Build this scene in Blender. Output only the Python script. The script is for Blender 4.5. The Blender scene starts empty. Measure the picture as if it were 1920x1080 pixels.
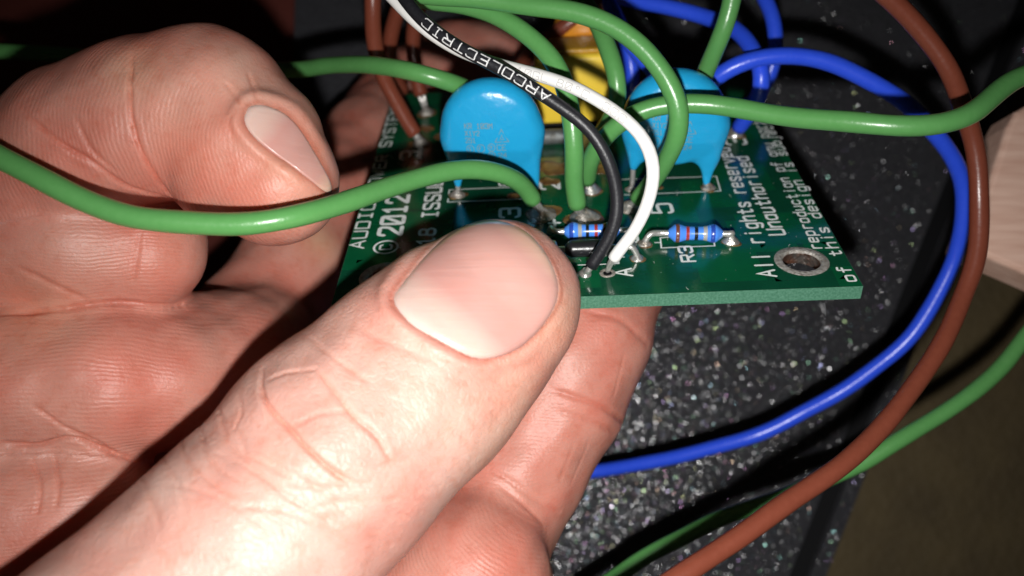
import bpy, math, random
import numpy as np
from mathutils import Vector, Matrix

random.seed(7); rng = np.random.default_rng(7)
scene = bpy.context.scene
COL = scene.collection
U = 0.1                                   # builders work in millimetres, 1 scene unit = 1 cm
scene.unit_settings.system = 'METRIC'
scene.unit_settings.scale_length = 0.01

# ------------------------------------------------------------------ camera
F = 1620.0                                # focal length in pixels of a 1920 wide frame
TILT = math.radians(8.0)
AXIS = 160.0                              # mm from the lens to the glittery panel along the axis
CT, ST = math.cos(TILT), math.sin(TILT)
CAM = np.array([0.0, -AXIS*ST, AXIS*CT])
RC = np.array([[1, 0, 0], [0, CT, -ST], [0, ST, CT]])      # camera axes -> world axes
cam = bpy.data.cameras.new('camera')
cam.sensor_width = 36.0
cam.lens = 36.0*F/1920.0
cam.clip_start = 0.1; cam.clip_end = 500.0
cam.dof.use_dof = True
cam.dof.focus_distance = 87.0*U
cam.dof.aperture_fstop = cam.lens*0.001/(1.25*U)           # a 1.25 mm wide entrance pupil
camo = bpy.data.objects.new('camera', cam); COL.objects.link(camo)
camo.matrix_world = Matrix(((1, 0, 0, 0), (0, CT, -ST, CAM[1]*U), (0, ST, CT, CAM[2]*U), (0, 0, 0, 1)))
scene.camera = camo

# ------------------------------------------------------------------ light: the phone's flash just beside its lens, a dim room
world = bpy.data.worlds.new('World'); scene.world = world; world.use_nodes = True
bg = world.node_tree.nodes['Background']
bg.inputs['Color'].default_value = (0.9, 0.8, 0.7, 1); bg.inputs['Strength'].default_value = 0.006
fl = bpy.data.lights.new('phone_flash', 'SPOT')
fl.energy = 5900.0; fl.spot_size = math.radians(100); fl.spot_blend = 1.0; fl.color = (1.0, 0.985, 0.96); fl.shadow_soft_size = 1.5*U
flo = bpy.data.objects.new('phone_flash', fl); COL.objects.link(flo)
flo.location = Vector((CAM + RC @ np.array([0.6, -10.2, 0.0]))*U)
flo.rotation_euler = (TILT-math.radians(3), math.radians(-2), 0)
vs = scene.view_settings
vs.view_transform = 'Standard'; vs.look = 'None'; vs.exposure = 0.0; vs.gamma = 1.0; vs.use_curve_mapping = False
scene.render.engine = 'CYCLES'
scene.cycles.use_denoising = True
scene.cycles.max_bounces = 6
scene.cycles.use_adaptive_sampling = True
scene.cycles.adaptive_threshold = 0.02
scene.cycles.sample_clamp_indirect = 4.0

# ------------------------------------------------------------------ helpers
def ray(u, v): return np.array([(u-960)/F, (540-v)/F, -1.0])
def W(p):                                 # lens frame (mm) -> world (mm)
    return CAM + np.asarray(p, float) @ RC.T
def P(u, v, z): return W(ray(u, v)*z)

def props(o, label=None, cat=None, group=None, kind=None):
    if label: o['label'] = label
    if cat: o['category'] = cat
    if group: o['group'] = group
    if kind: o['kind'] = kind
    return o

def mesh_obj(name, verts, faces, mat, parent=None, smooth=True, origin=None, attrs=None):
    verts = np.asarray(verts, float)
    if origin is None:
        origin = np.zeros(3) if parent is not None else (verts.min(0)+verts.max(0))/2
    me = bpy.data.meshes.new(name)
    if isinstance(faces, np.ndarray):
        k = faces.shape[1]; n = len(faces)
        me.vertices.add(len(verts)); me.vertices.foreach_set('co', ((verts-origin)*U).astype(np.float32).ravel())
        me.loops.add(n*k); me.loops.foreach_set('vertex_index', faces.astype(np.int32).ravel())
        me.polygons.add(n); me.polygons.foreach_set('loop_start', np.arange(0, n*k, k, dtype=np.int32))
        me.update(calc_edges=True); me.validate()
    else:
        me.from_pydata([tuple(v) for v in (verts-origin)*U], [], faces); me.update()
    if smooth: me.polygons.foreach_set('use_smooth', [True]*len(me.polygons))
    for an, arr in (attrs or {}).items():
        if arr.ndim == 2:
            a = me.attributes.new(an, 'FLOAT_COLOR', 'POINT'); c = np.ones((len(arr), 4), np.float32); c[:, :3] = arr; a.data.foreach_set('color', c.ravel())
        else:
            a = me.attributes.new(an, 'FLOAT', 'POINT'); a.data.foreach_set('value', arr.astype(np.float32))
    me.materials.append(mat)
    o = bpy.data.objects.new(name, me); COL.objects.link(o)
    if parent is not None: o.parent = parent
    o.location = Vector(origin*U)
    return o

class MB:
    def __init__(s): s.v = []; s.f = []
    def add(s, v, f):
        b = len(s.v); s.v.extend([tuple(x) for x in v]); s.f.extend([tuple(i+b for i in q) for q in f]); return s
    def box(s, lo, hi, bev=0.0):
        x0, y0, z0 = lo; x1, y1, z1 = hi
        if bev <= 0:
            v = [(x0,y0,z0),(x1,y0,z0),(x1,y1,z0),(x0,y1,z0),(x0,y0,z1),(x1,y0,z1),(x1,y1,z1),(x0,y1,z1)]
            return s.add(v, [(3,2,1,0),(4,5,6,7),(0,1,5,4),(1,2,6,5),(2,3,7,6),(3,0,4,7)])
        rings = []
        def ring(ins, z):
            r = []
            for cx, cy, a0 in ((x1, y1, 0), (x0, y1, 90), (x0, y0, 180), (x1, y0, 270)):
                sx = -1 if cx == x1 else 1; sy = -1 if cy == y1 else 1
                for k in range(4):
                    a = math.radians(a0+30*k); rr = max(bev-ins, 1e-4)
                    r.append((cx+sx*bev+rr*math.cos(a), cy+sy*bev+rr*math.sin(a), z))
            return r
        for k in range(4):
            a = math.radians(30*k); rings.append(ring(bev*(1-math.sin(a)), z0+bev*(1-math.cos(a))))
        for k in range(3, -1, -1):
            a = math.radians(30*k); rings.append(ring(bev*(1-math.sin(a)), z1-bev*(1-math.cos(a))))
        v = [p for r in rings for p in r]; n = 16; f = []
        for i in range(len(rings)-1):
            for j in range(n): f.append((i*n+j, i*n+(j+1) % n, (i+1)*n+(j+1) % n, (i+1)*n+j))
        f.append(tuple(range(n-1, -1, -1))); f.append(tuple((len(rings)-1)*n+j for j in range(n)))
        return s.add(v, f)
    def lathe(s, prof, c=(0, 0, 0), n=24, wob=0.0, axis=(0, 0, 1), caps=True):
        ax = Vector(axis).normalized(); q = Vector((0, 0, 1)).rotation_difference(ax); v = []; f = []
        ph = [random.uniform(0, 6.28) for _ in range(4)]
        for r, h in prof:
            for j in range(n):
                a = 2*math.pi*j/n
                k = 1+wob*(math.sin(2*a+ph[0])+.7*math.sin(3*a+ph[1])+.4*math.sin(5*a+ph[2]))
                p = q @ Vector((r*k*math.cos(a), r*k*math.sin(a), h)); v.append((p.x+c[0], p.y+c[1], p.z+c[2]))
        for i in range(len(prof)-1):
            for j in range(n): f.append((i*n+j, i*n+(j+1) % n, (i+1)*n+(j+1) % n, (i+1)*n+j))
        if caps:
            f.append(tuple(range(n-1, -1, -1))); f.append(tuple((len(prof)-1)*n+j for j in range(n)))
        return s.add(v, f)
    def tube(s, pts, r, n=14, step=0.5):
        path, rad = sweep_path(pts, r, step); v, f = tube_mesh(path, rad, n)[:2]
        return s.add(v, [tuple(x) for x in f])
    def build(s, name, mat, parent=None, smooth=True): return mesh_obj(name, s.v, s.f, mat, parent, smooth)

def catmull(pts, step):
    p = np.asarray(pts, float); p = np.vstack([2*p[0]-p[1], p, 2*p[-1]-p[-2]]); out = []
    for i in range(1, len(p)-2):
        L = np.linalg.norm(p[i+1, :3]-p[i, :3]); n = max(2, int(L/step))
        t = np.linspace(0, 1, n, endpoint=False)[:, None]
        a, b, c, d = p[i-1], p[i], p[i+1], p[i+2]
        out.append(.5*((2*b)+(-a+c)*t+(2*a-5*b+4*c-d)*t**2+(-a+3*b-3*c+d)*t**3))
    out.append(p[-2][None]); return np.vstack(out)

def sweep_path(pts, r, step=0.8):
    pts = np.asarray(pts, float); c = catmull(pts, step)
    for _ in range(3): c[1:-1] = .25*c[:-2]+.5*c[1:-1]+.25*c[2:]
    if c.shape[1] == 4: return c[:, :3], c[:, 3]
    return c, np.full(len(c), r)

def frames(path, ref=None):
    t = np.gradient(path, axis=0); t /= np.linalg.norm(t, axis=1)[:, None]
    nrm = np.zeros_like(t)
    if ref is None:
        a = np.array([0, 0, 1.0]) if abs(t[0, 2]) < .9 else np.array([1.0, 0, 0])
        x = a-t[0]*(a@t[0]); x /= np.linalg.norm(x); nrm[0] = x
        for i in range(1, len(t)):
            x = nrm[i-1]-t[i]*(nrm[i-1]@t[i]); nrm[i] = x/np.linalg.norm(x)
    else:
        d = ref-path; d -= t*np.sum(d*t, 1)[:, None]; nrm = d/np.linalg.norm(d, axis=1)[:, None]
    return t, nrm, np.cross(t, nrm)

def tube_mesh(path, rad, n=20, rnd=0.25):
    t, a, b = frames(path); k = len(path)
    ang = np.arange(n)*2*math.pi/n; ca, sa = np.cos(ang), np.sin(ang)
    rings = [path[0]+rad[0]*(1-rnd)*(ca[:, None]*a[0]+sa[:, None]*b[0])-t[0]*0.0]
    for i in range(k):
        off = t[0]*rad[0]*rnd*.6 if i == 0 else (-t[-1]*rad[-1]*rnd*.6 if i == k-1 else 0)
        rings.append(path[i]+off+rad[i]*(ca[:, None]*a[i]+sa[:, None]*b[i]))
    rings.append(path[-1]+rad[-1]*(1-rnd)*(ca[:, None]*a[-1]+sa[:, None]*b[-1]))
    v = np.vstack(rings+[path[0][None], path[-1][None]]); R = len(rings); f = []
    for i in range(R-1):
        for j in range(n): f.append((i*n+j, i*n+(j+1) % n, (i+1)*n+(j+1) % n, (i+1)*n+j))
    c0, c1 = R*n, R*n+1
    for j in range(n): f.append((c0, (j+1) % n, j)); f.append((c1, (R-1)*n+j, (R-1)*n+(j+1) % n))
    return v, f

def surface_nets(D, org, h):
    """iso-surface of a grid of signed distances as quads"""
    ins = D < 0; nx, ny, nz = D.shape; N = D.size
    S = np.zeros((N, 3)); C = np.zeros(N); quads = []
    st = np.array([ny*nz, nz, 1]); idx = np.arange(N).reshape(D.shape)
    for ax in range(3):
        a = [slice(None)]*3; b = [slice(None)]*3
        a[ax] = slice(0, -1); b[ax] = slice(1, None)
        o1, o2 = (ax+1) % 3, (ax+2) % 3
        for s in (a, b):
            s[o1] = slice(1, -1); s[o2] = slice(1, -1)
        a, b = tuple(a), tuple(b)
        m = ins[a] != ins[b]
        if not m.any(): continue
        i0 = idx[a][m]; d0 = D[a][m]; d1 = D[b][m]; flip = ~ins[a][m]
        p = np.stack(np.unravel_index(i0, D.shape), 1).astype(float); p[:, ax] += d0/(d0-d1)
        cells = [i0-st[o1]-st[o2], i0-st[o2], i0, i0-st[o1]]
        for c in cells: np.add.at(S, c, p); np.add.at(C, c, 1)
        q = np.stack(cells, 1); q[flip] = q[flip][:, ::-1]; quads.append(q)
    q = np.vstack(quads); used = np.unique(q); mp = np.full(N, -1); mp[used] = np.arange(len(used))
    return S[used]/C[used][:, None]*h+org, mp[q]

def relax(v, q, it=2, lam=.5):
    e = np.vstack([q[:, [0, 1]], q[:, [1, 2]], q[:, [2, 3]], q[:, [3, 0]]]); n = len(v)
    for k in range(it):
        acc = np.zeros_like(v); cnt = np.bincount(e[:, 0], minlength=n)+np.bincount(e[:, 1], minlength=n)
        for c in range(3):
            acc[:, c] = np.bincount(e[:, 0], v[e[:, 1], c], n)+np.bincount(e[:, 1], v[e[:, 0], c], n)
        v = v+lam*(acc/cnt[:, None]-v)
    return v

# ------------------------------------------------------------------ materials
def mat(name, col, rough=.5, metal=0.0, coat=0.0, bump=None, var=None, sss=0.0, spec=.5):
    m = bpy.data.materials.new(name); m.use_nodes = True; nt = m.node_tree; b = nt.nodes['Principled BSDF']
    b.inputs['Base Color'].default_value = (*col, 1); b.inputs['Roughness'].default_value = rough
    b.inputs['Metallic'].default_value = metal; b.inputs['Coat Weight'].default_value = coat
    b.inputs['Coat Roughness'].default_value = .08; b.inputs['Specular IOR Level'].default_value = spec
    if sss: b.inputs['Subsurface Weight'].default_value = sss; b.inputs['Subsurface Scale'].default_value = .08; b.inputs['Subsurface Radius'].default_value = (1, .8, .6)
    tc = nt.nodes.new('ShaderNodeTexCoord')
    if var:                                # (scale, amount, second colour)
        nz = nt.nodes.new('ShaderNodeTexNoise'); nz.inputs['Scale'].default_value = var[0]; nz.inputs['Detail'].default_value = 6
        nt.links.new(tc.outputs['Object'], nz.inputs['Vector'])
        rp = nt.nodes.new('ShaderNodeMapRange'); rp.inputs[1].default_value = .4; rp.inputs[2].default_value = .72; rp.inputs[4].default_value = var[1]
        nt.links.new(nz.outputs[0], rp.inputs[0])
        mx = nt.nodes.new('ShaderNodeMix'); mx.data_type = 'RGBA'; mx.inputs[6].default_value = (*col, 1); mx.inputs[7].default_value = (*var[2], 1)
        nt.links.new(rp.outputs[0], mx.inputs[0]); nt.links.new(mx.outputs[2], b.inputs['Base Color'])
    if bump:                               # (scale, strength, distance)
        nz = nt.nodes.new('ShaderNodeTexNoise'); nz.inputs['Scale'].default_value = bump[0]; nz.inputs['Detail'].default_value = 5
        nt.links.new(tc.outputs['Object'], nz.inputs['Vector'])
        bp = nt.nodes.new('ShaderNodeBump'); bp.inputs['Strength'].default_value = bump[1]; bp.inputs['Distance'].default_value = bump[2]
        nt.links.new(nz.outputs[0], bp.inputs['Height']); nt.links.new(bp.outputs[0], b.inputs['Normal'])
    return m

M = {}
def pvc(name, col, col2): M[name] = mat(name+' pvc', col, .3, bump=(22, .4, .006), var=(14, .5, col2), spec=.55)
pvc('green', (.092, .285, .080), (.11, .31, .095))
pvc('blue', (.026, .083, .76), (.033, .10, .80))
pvc('brown', (.172, .043, .024), (.20, .053, .030))
M['white'] = mat('white pvc', (.82, .81, .79), .38, bump=(12, .3, .008), var=(10, .4, (.76, .74, .70)))
M['black'] = mat('black pvc', (.010, .010, .013), .42, bump=(40, .5, .006), var=(60, .5, (.03, .03, .035)))
M['white ink'] = mat('white ink', (.80, .80, .79), .6, var=(55, .9, (.28, .28, .29)))
M['grey ink'] = mat('faint grey ink', (.52, .51, .50), .6)
M['cap ink'] = mat('engraved grey mark', (.16, .27, .30), .5)
M['solder'] = mat('solder', (.70, .69, .66), .28, .8, bump=(18, .6, .02), var=(10, .7, (.42, .40, .37)))
M['old solder'] = mat('dull fluxed solder', (.40, .38, .35), .38, .55, bump=(22, .9, .03), var=(9, 1.0, (.20, .14, .085)), coat=.3)
M['copper strand'] = mat('tinned strand', (.72, .70, .67), .32, .75, bump=(25, .5, .01))
M['flux'] = mat('burnt flux residue', (.10, .045, .018), .3, coat=.6, bump=(14, .8, .03), var=(9, 1.0, (.26, .15, .05)))
M['cap'] = mat('blue epoxy', (.016, .35, .66), .26, coat=.5, bump=(4.5, .5, .03), sss=.15)
M['yellow'] = mat('yellow plastic', (.95, .66, .06), .4, bump=(10, .25, .01), sss=.1)
M['orange'] = mat('orange epoxy', (.72, .28, .02), .22, coat=.5)
M['resistor'] = mat('resistor blue', (.07, .25, .80), .28, coat=.4, bump=(9, .2, .01))
for nm, c in dict(brown_band=(.14, .045, .025), red_band=(.33, .03, .03), black_band=(.008, .008, .01), grey_band=(.36, .35, .33), blue_band=(.02, .06, .36)).items(): M[nm] = mat(nm.replace('_', ' '), c, .3, coat=.4)
M['diode'] = mat('black epoxy', (.012, .012, .014), .3, bump=(20, .3, .01))
M['silk'] = mat('silkscreen white', (.84, .86, .84), .5, var=(35, .3, (.66, .69, .66)))
M['tin'] = mat('tinned ring', (.45, .42, .39), .4, .4, bump=(26, .8, .02), var=(12, .9, (.30, .22, .16)))
M['ring tin'] = mat('scuffed ring', (.42, .40, .37), .5, .25, bump=(38, 1.0, .02), var=(26, 1.0, (.20, .17, .14)))
M['bore'] = mat('rusty plated bore', (.10, .085, .075), .45, .6, bump=(14, 1.0, .04), var=(7, 1.0, (.16, .05, .02)))  # rust patches; the dark of the hole's inside is put into the base colour
M['edge'] = mat('bare laminate edge', (.045, .15, .09), .6, bump=(30, .5, .01), var=(45, .7, (.11, .26, .18)))

def board_mat():
    m = mat('green solder mask', (.0045, .062, .026), .16, spec=.5, coat=.25); nt = m.node_tree; b = nt.nodes['Principled BSDF']; tc = nt.nodes['Texture Coordinate']
    # copper pours under the mask: lighter green cells, slightly raised
    vo = nt.nodes.new('ShaderNodeTexVoronoi'); vo.distance = 'CHEBYCHEV'; vo.inputs['Scale'].default_value = 1.35; vo.inputs['Randomness'].default_value = .8
    nt.links.new(tc.outputs['Object'], vo.inputs['Vector'])
    rp = nt.nodes.new('ShaderNodeMapRange'); rp.inputs[1].default_value = .44; rp.inputs[2].default_value = .47; nt.links.new(vo.outputs['Distance'], rp.inputs[0])
    nz = nt.nodes.new('ShaderNodeTexNoise'); nz.inputs['Scale'].default_value = 2.5; nz.inputs['Detail'].default_value = 4; nt.links.new(tc.outputs['Object'], nz.inputs['Vector'])
    mx = nt.nodes.new('ShaderNodeMix'); mx.data_type = 'RGBA'; mx.inputs[6].default_value = (.003, .090, .034, 1); mx.inputs[7].default_value = (.004, .062, .030, 1)
    nt.links.new(rp.outputs[0], mx.inputs[0])
    m2 = nt.nodes.new('ShaderNodeMix'); m2.data_type = 'RGBA'; m2.blend_type = 'OVERLAY'; m2.inputs[0].default_value = .35
    nt.links.new(mx.outputs[2], m2.inputs[6]); nt.links.new(nz.outputs[0], m2.inputs[7]); nt.links.new(m2.outputs[2], b.inputs['Base Color'])
    n2 = nt.nodes.new('ShaderNodeTexNoise'); n2.inputs['Scale'].default_value = 5; nt.links.new(tc.outputs['Object'], n2.inputs['Vector'])
    bp = nt.nodes.new('ShaderNodeBump'); bp.inputs['Strength'].default_value = .25; bp.inputs['Distance'].default_value = .01
    nt.links.new(n2.outputs[0], bp.inputs['Height']); nt.links.new(bp.outputs[0], b.inputs['Normal'])
    return m
M['board'] = board_mat()

# ------------------------------------------------------------------ stroke lettering
def _ring(x0, x1, y0, y1): return f'~{x0},{(y0+y1)/2} {x0},{y0} {x1},{y0} {x1},{y1} {x0},{y1} {x0},{(y0+y1)/2}'
RA = '~3.6,3 2.9,4 .7,4 0,3 0,1 .7,0 2.9,0 3.6,1'; RB = '~0,3 .7,4 2.9,4 3.6,3 3.6,1 2.9,0 .7,0 0,1'
OO = '~2,0 4,0 4,1.5 4,4.5 4,6 2,6 0,6 0,4.5 0,1.5 0,0 2,0'
GL = {
 'A': ['0,0 2,6 4,0', '.8,2 3.2,2'], 'U': ['~0,6 0,2 0,0 2,0 4,0 4,2 4,6'], 'D': ['0,0 0,6', '~0,6 2,6 4,6 4,4 4,2 4,0 2,0 0,0'],
 'I': ['2,0 2,6', '.8,0 3.2,0', '.8,6 3.2,6'], 'O': [OO], 'P': ['0,0 0,6', '~0,6 2,6 4,6 4,4.5 4,3 2,3 0,3'], 'W': ['0,6 1,0 2,4 3,0 4,6'],
 'E': ['4,0 0,0 0,6 4,6', '0,3 3,3'], 'R': ['0,0 0,6', '~0,6 2,6 4,6 4,4.5 4,3 2,3 0,3', '2,3 4,0'], 'S': ['~4,5 3.8,6 2,6 0,6 0,4.6 .2,3.4 2,3 3.8,2.6 4,1.4 4,0 2,0 .2,0 0,1'],
 'Y': ['0,6 2,3 4,6', '2,3 2,0'], 'T': ['0,6 4,6', '2,6 2,0'], 'M': ['0,0 0,6 2,3 4,6 4,0'], 'C': ['~4,5 3.6,6 2,6 0,6 0,4.5 0,1.5 0,0 2,0 3.6,0 4,1'],
 'L': ['0,6 0,0 4,0'], 'K': ['0,0 0,6', '4,6 0,2.4', '1.3,3.4 4,0'], 'H': ['0,0 0,6', '4,0 4,6', '0,3 4,3'], 'X': ['0,0 4,6', '0,6 4,0'],
 '0': [OO, '.6,1 3.4,5'], 'o0': [OO], '1': ['.8,4.8 2,6 2,0', '.8,0 3.2,0'], '2': ['~0,4.6 .3,6 2,6 4,6 4,4.4 3.6,3.2 2,2 0,0', '0,0 4,0'],
 '3': ['~0,5 .4,6 2,6 4,6 4,4.5 4,3.1 1.5,3.1', '~1.5,3.1 4,3.1 4,1.5 4,0 2,0 .4,0 0,1'], '5': ['3.8,6 .3,6 .1,3.4', '~.1,3.4 2,3.9 4,3.8 4,2 4,0 2,0 .3,0 0,1'],
 '6': ['~3.6,5.6 2,6.2 0,5 0,2 0,0 2,0 4,0 4,1.8 4,3.4 2,3.4 .3,3.2 0,2'], '4': ['3,0 3,6 0,2 4,2'], '7': ['0,6 4,6 1.4,0'],
 '8': [_ring(.3, 3.7, 3.1, 6), _ring(0, 4, 0, 3.1)], '+': ['2,1 2,5', '0,3 4,3'], '&': ['~4,0 1,4.4 1,6 2.6,6 2.8,4.6 .2,2.4 0,0 2,0 3.6,.6 4,2.4'], '*': [_ring(1, 3, 4, 6)],
 'a': [RA, '3.6,4 3.6,0'], 'b': ['0,6 0,0', RB], 'c': ['~3.6,3.2 2.9,4 .7,4 0,3 0,1 .7,0 2.9,0 3.6,.8'], 'd': [RA, '3.6,6 3.6,0'],
 'e': ['0,2.1 3.6,2.1', '~3.6,2.1 3.6,4 1.8,4 0,4 0,2 0,0 1.8,0 3.3,.2'], 'f': ['~3.4,5.8 1.5,6.3 1.5,4.5 1.5,0', '.3,3.7 3,3.7'], 'g': [RA, '~3.6,4 3.6,-1 3.4,-2 1.8,-2 .3,-1.6'],
 'h': ['0,6 0,0', '~0,2.8 1,4 3.6,4.4 3.6,2.5 3.6,0'], 'i': ['1.8,4 1.8,0', '1.8,5.5 1.8,5.7'], 'j': ['~2.2,4 2.2,-1 2,-2 .6,-2', '2.2,5.5 2.2,5.7'], 'l': ['1.8,6 1.8,0'],
 'n': ['0,4 0,0', '~0,2.8 1,4 3.6,4.4 3.6,2.5 3.6,0'], 'o': ['~1.8,0 3.6,0 3.6,2 3.6,4 1.8,4 0,4 0,2 0,0 1.8,0'], 'p': ['0,4 0,-2', RB], 'r': ['.6,4 .6,0', '~.6,2.6 1.4,4.2 3.4,3.9'],
 's': ['~3.4,3.4 3,4 1.8,4 .2,4 .1,2.6 1.8,2 3.5,1.4 3.4,0 1.8,0 .5,0 .1,.7'], 't': ['~1.5,5.6 1.5,1 1.7,-.2 3.3,.2', '.3,3.9 3,3.9'], 'u': ['~0,4 0,1.4 0,-.3 2.6,-.3 3.6,1.2', '3.6,4 3.6,0'],
 'v': ['0,4 1.8,0 3.6,4'], 'y': ['~0,4 0,1.4 0,-.3 2.6,-.3 3.6,1.2', '~3.6,4 3.6,-1 3.4,-2 1.8,-2 .3,-1.6'],
}
def chaikin(p, it=2):
    for _ in range(it):
        q = [p[0]]
        for a, b in zip(p[:-1], p[1:]): q += [a*.75+b*.25, a*.25+b*.75]
        q.append(p[-1]); p = q
    return p
def strokes_of(ch):
    out = []
    for s in GL[ch]:
        sm = s[0] == '~'; pts = [np.array([float(c) for c in t.split(',')]) for t in s.lstrip('~').split()]
        out.append(np.array(chaikin(pts) if sm else pts))
    return out
def ribbon(p, w):
    """flat round-ended stroke: 2D outline strips"""
    t = np.gradient(p, axis=0) if len(p) > 2 else np.repeat((p[1]-p[0])[None], 2, 0)
    out_v = []; seg = []
    d = np.diff(p, axis=0); d /= np.linalg.norm(d, axis=1)[:, None]+1e-9
    nn = []
    for i in range(len(p)):
        a = d[max(i-1, 0)]; b = d[min(i, len(d)-1)]; m = a+b; m /= np.linalg.norm(m)+1e-9
        k = 1/max(.5, float(m@a)); nn.append(np.array([-m[1], m[0]])*k)
    nn = np.array(nn); e0 = d[0]; e1 = d[-1]; h = w/2
    pts = []; 
    for ang in (90, 45): # start cap
        c, s = math.cos(math.radians(ang)), math.sin(math.radians(ang))
        base = p[0]-e0*h*s; pts.append((base+nn[0]*h*c, base-nn[0]*h*c))
    for i in range(len(p)): pts.append((p[i]+nn[i]*h, p[i]-nn[i]*h))
    for ang in (45, 90):
        c, s = math.cos(math.radians(ang)), math.sin(math.radians(ang))
        base = p[-1]+e1*h*s; pts.append((base+nn[-1]*h*c, base-nn[-1]*h*c))
    v = [q for pr in pts for q in pr]
    f = [(2*i, 2*i+1, 2*i+3, 2*i+2) for i in range(len(pts)-1)]
    return v, f
def fine(p, mx):
    out = [p[0]]
    for a, b in zip(p[:-1], p[1:]):
        n = max(1, int(math.ceil(np.linalg.norm(b-a)/mx))); out += [a+(b-a)*(k+1)/n for k in range(n)]
    return np.array(out)
def text_strokes(txt, adv, size, w, mx=9.0):
    """2D strokes of a line of lettering: x along the line, y up; size = cap height"""
    out = []; x = 0
    for ch in txt:
        if ch != ' ':
            for s in strokes_of(ch): out.append(ribbon(fine(s*np.array([adv*.70/4, size/6]), mx)+np.array([x, 0]), w))
        x += adv
    return out

# ------------------------------------------------------------------ the board's own frame
dB = np.array([6.0, 1136.0, -F]); dB /= np.linalg.norm(dB)
rR, rL = ray(1618, 536), ray(621, 573); ZR = 88.0; ZL = ZR*(rR@dB)/(rL@dB)
PRc, PLc = rR*ZR, rL*ZL; BW = np.linalg.norm(PRc-PLc); exB = (PRc-PLc)/BW; nB = np.cross(exB, dB); nB /= np.linalg.norm(nB)
BD, BT = 56.0, 1.6                        # board depth and thickness in mm
def BP(u, v, h=0.0):
    r = ray(u, v); t = ((PLc+nB*h)@nB)/(r@nB); p = r*t-PLc
    return np.array([p@exB, p@dB, h])
def B2C(a, b, h=0.0): return PLc+exB*a+dB*b+nB*h       # board -> lens frame
def B2W(a, b, h=0.0): return W(B2C(a, b, h))

# ------------------------------------------------------------------ setting: glittery panel, floor, cloth
def pl(u, v, z):                           # point of the horizontal plane at height z seen at a pixel of the photograph
    r = RC @ ray(u, v); t = (z-CAM[2])/r[2]; return (CAM+r*t)
def slab(name, outline, z1, z0, m, parent=None):
    n = len(outline); v = [(x, y, z1) for x, y in outline]+[(x, y, z0) for x, y in outline]
    f = [tuple(range(n)), tuple(range(2*n-1, n-1, -1))]+[(i, i+n, (i+1) % n+n, (i+1) % n) for i in range(n)]
    return mesh_obj(name, v, f, m, parent, smooth=False)
def xy(u, v, z=0.0): p = pl(u, v, z); return (p[0], p[1])
M['panel'] = mat('black speckled panel', (.036, .036, .043), .6, bump=(42, 1.0, .07), var=(16, 1.0, (.062, .062, .071)))
M['groove'] = mat('matte black', (.004, .004, .005), .7, spec=.2)
M['floor'] = mat('olive brown floor', (.125, .09, .04), .75, bump=(5, .6, .1), var=(.9, .8, (.085, .06, .028)))
M['cloth'] = mat('dark red brown cloth', (.11, .019, .012), .9, bump=(12, .6, .03))
edge_a, edge_b = np.array(xy(1890, 215)), np.array(xy(1552, 1080))
ed = (edge_b-edge_a)/np.linalg.norm(edge_b-edge_a)
A2, B2 = edge_a-ed*70, edge_b+ed*60
left_t, left_b = np.array(xy(560, -300)), np.array(xy(520, 1400))
off = np.array([ed[1], -ed[0]]);  off = off if off[0] < 0 else -off
def L(p, k): q = p+off*k; return (q[0], q[1])
panel = slab('speckled_panel', [tuple(left_b), L(B2, 6.2), L(A2, 6.2), tuple(left_t)], 0.0, -14.0, M['panel']); props(panel, kind='structure')
trough = slab('panel_trough', [L(B2, 6.2), L(B2, 2.6), L(A2, 2.6), L(A2, 6.2)], -2.2, -14.0, M['groove'], panel); trough.location = -panel.location  # sunken black band running along the panel's right edge
strip = slab('panel_border', [L(B2, 2.6), tuple(B2), tuple(A2), L(A2, 2.6)], -0.6, -14.0, M['panel'], panel); strip.location = -panel.location
for o in (trough, strip): o.location = Vector(o.location)
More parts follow.
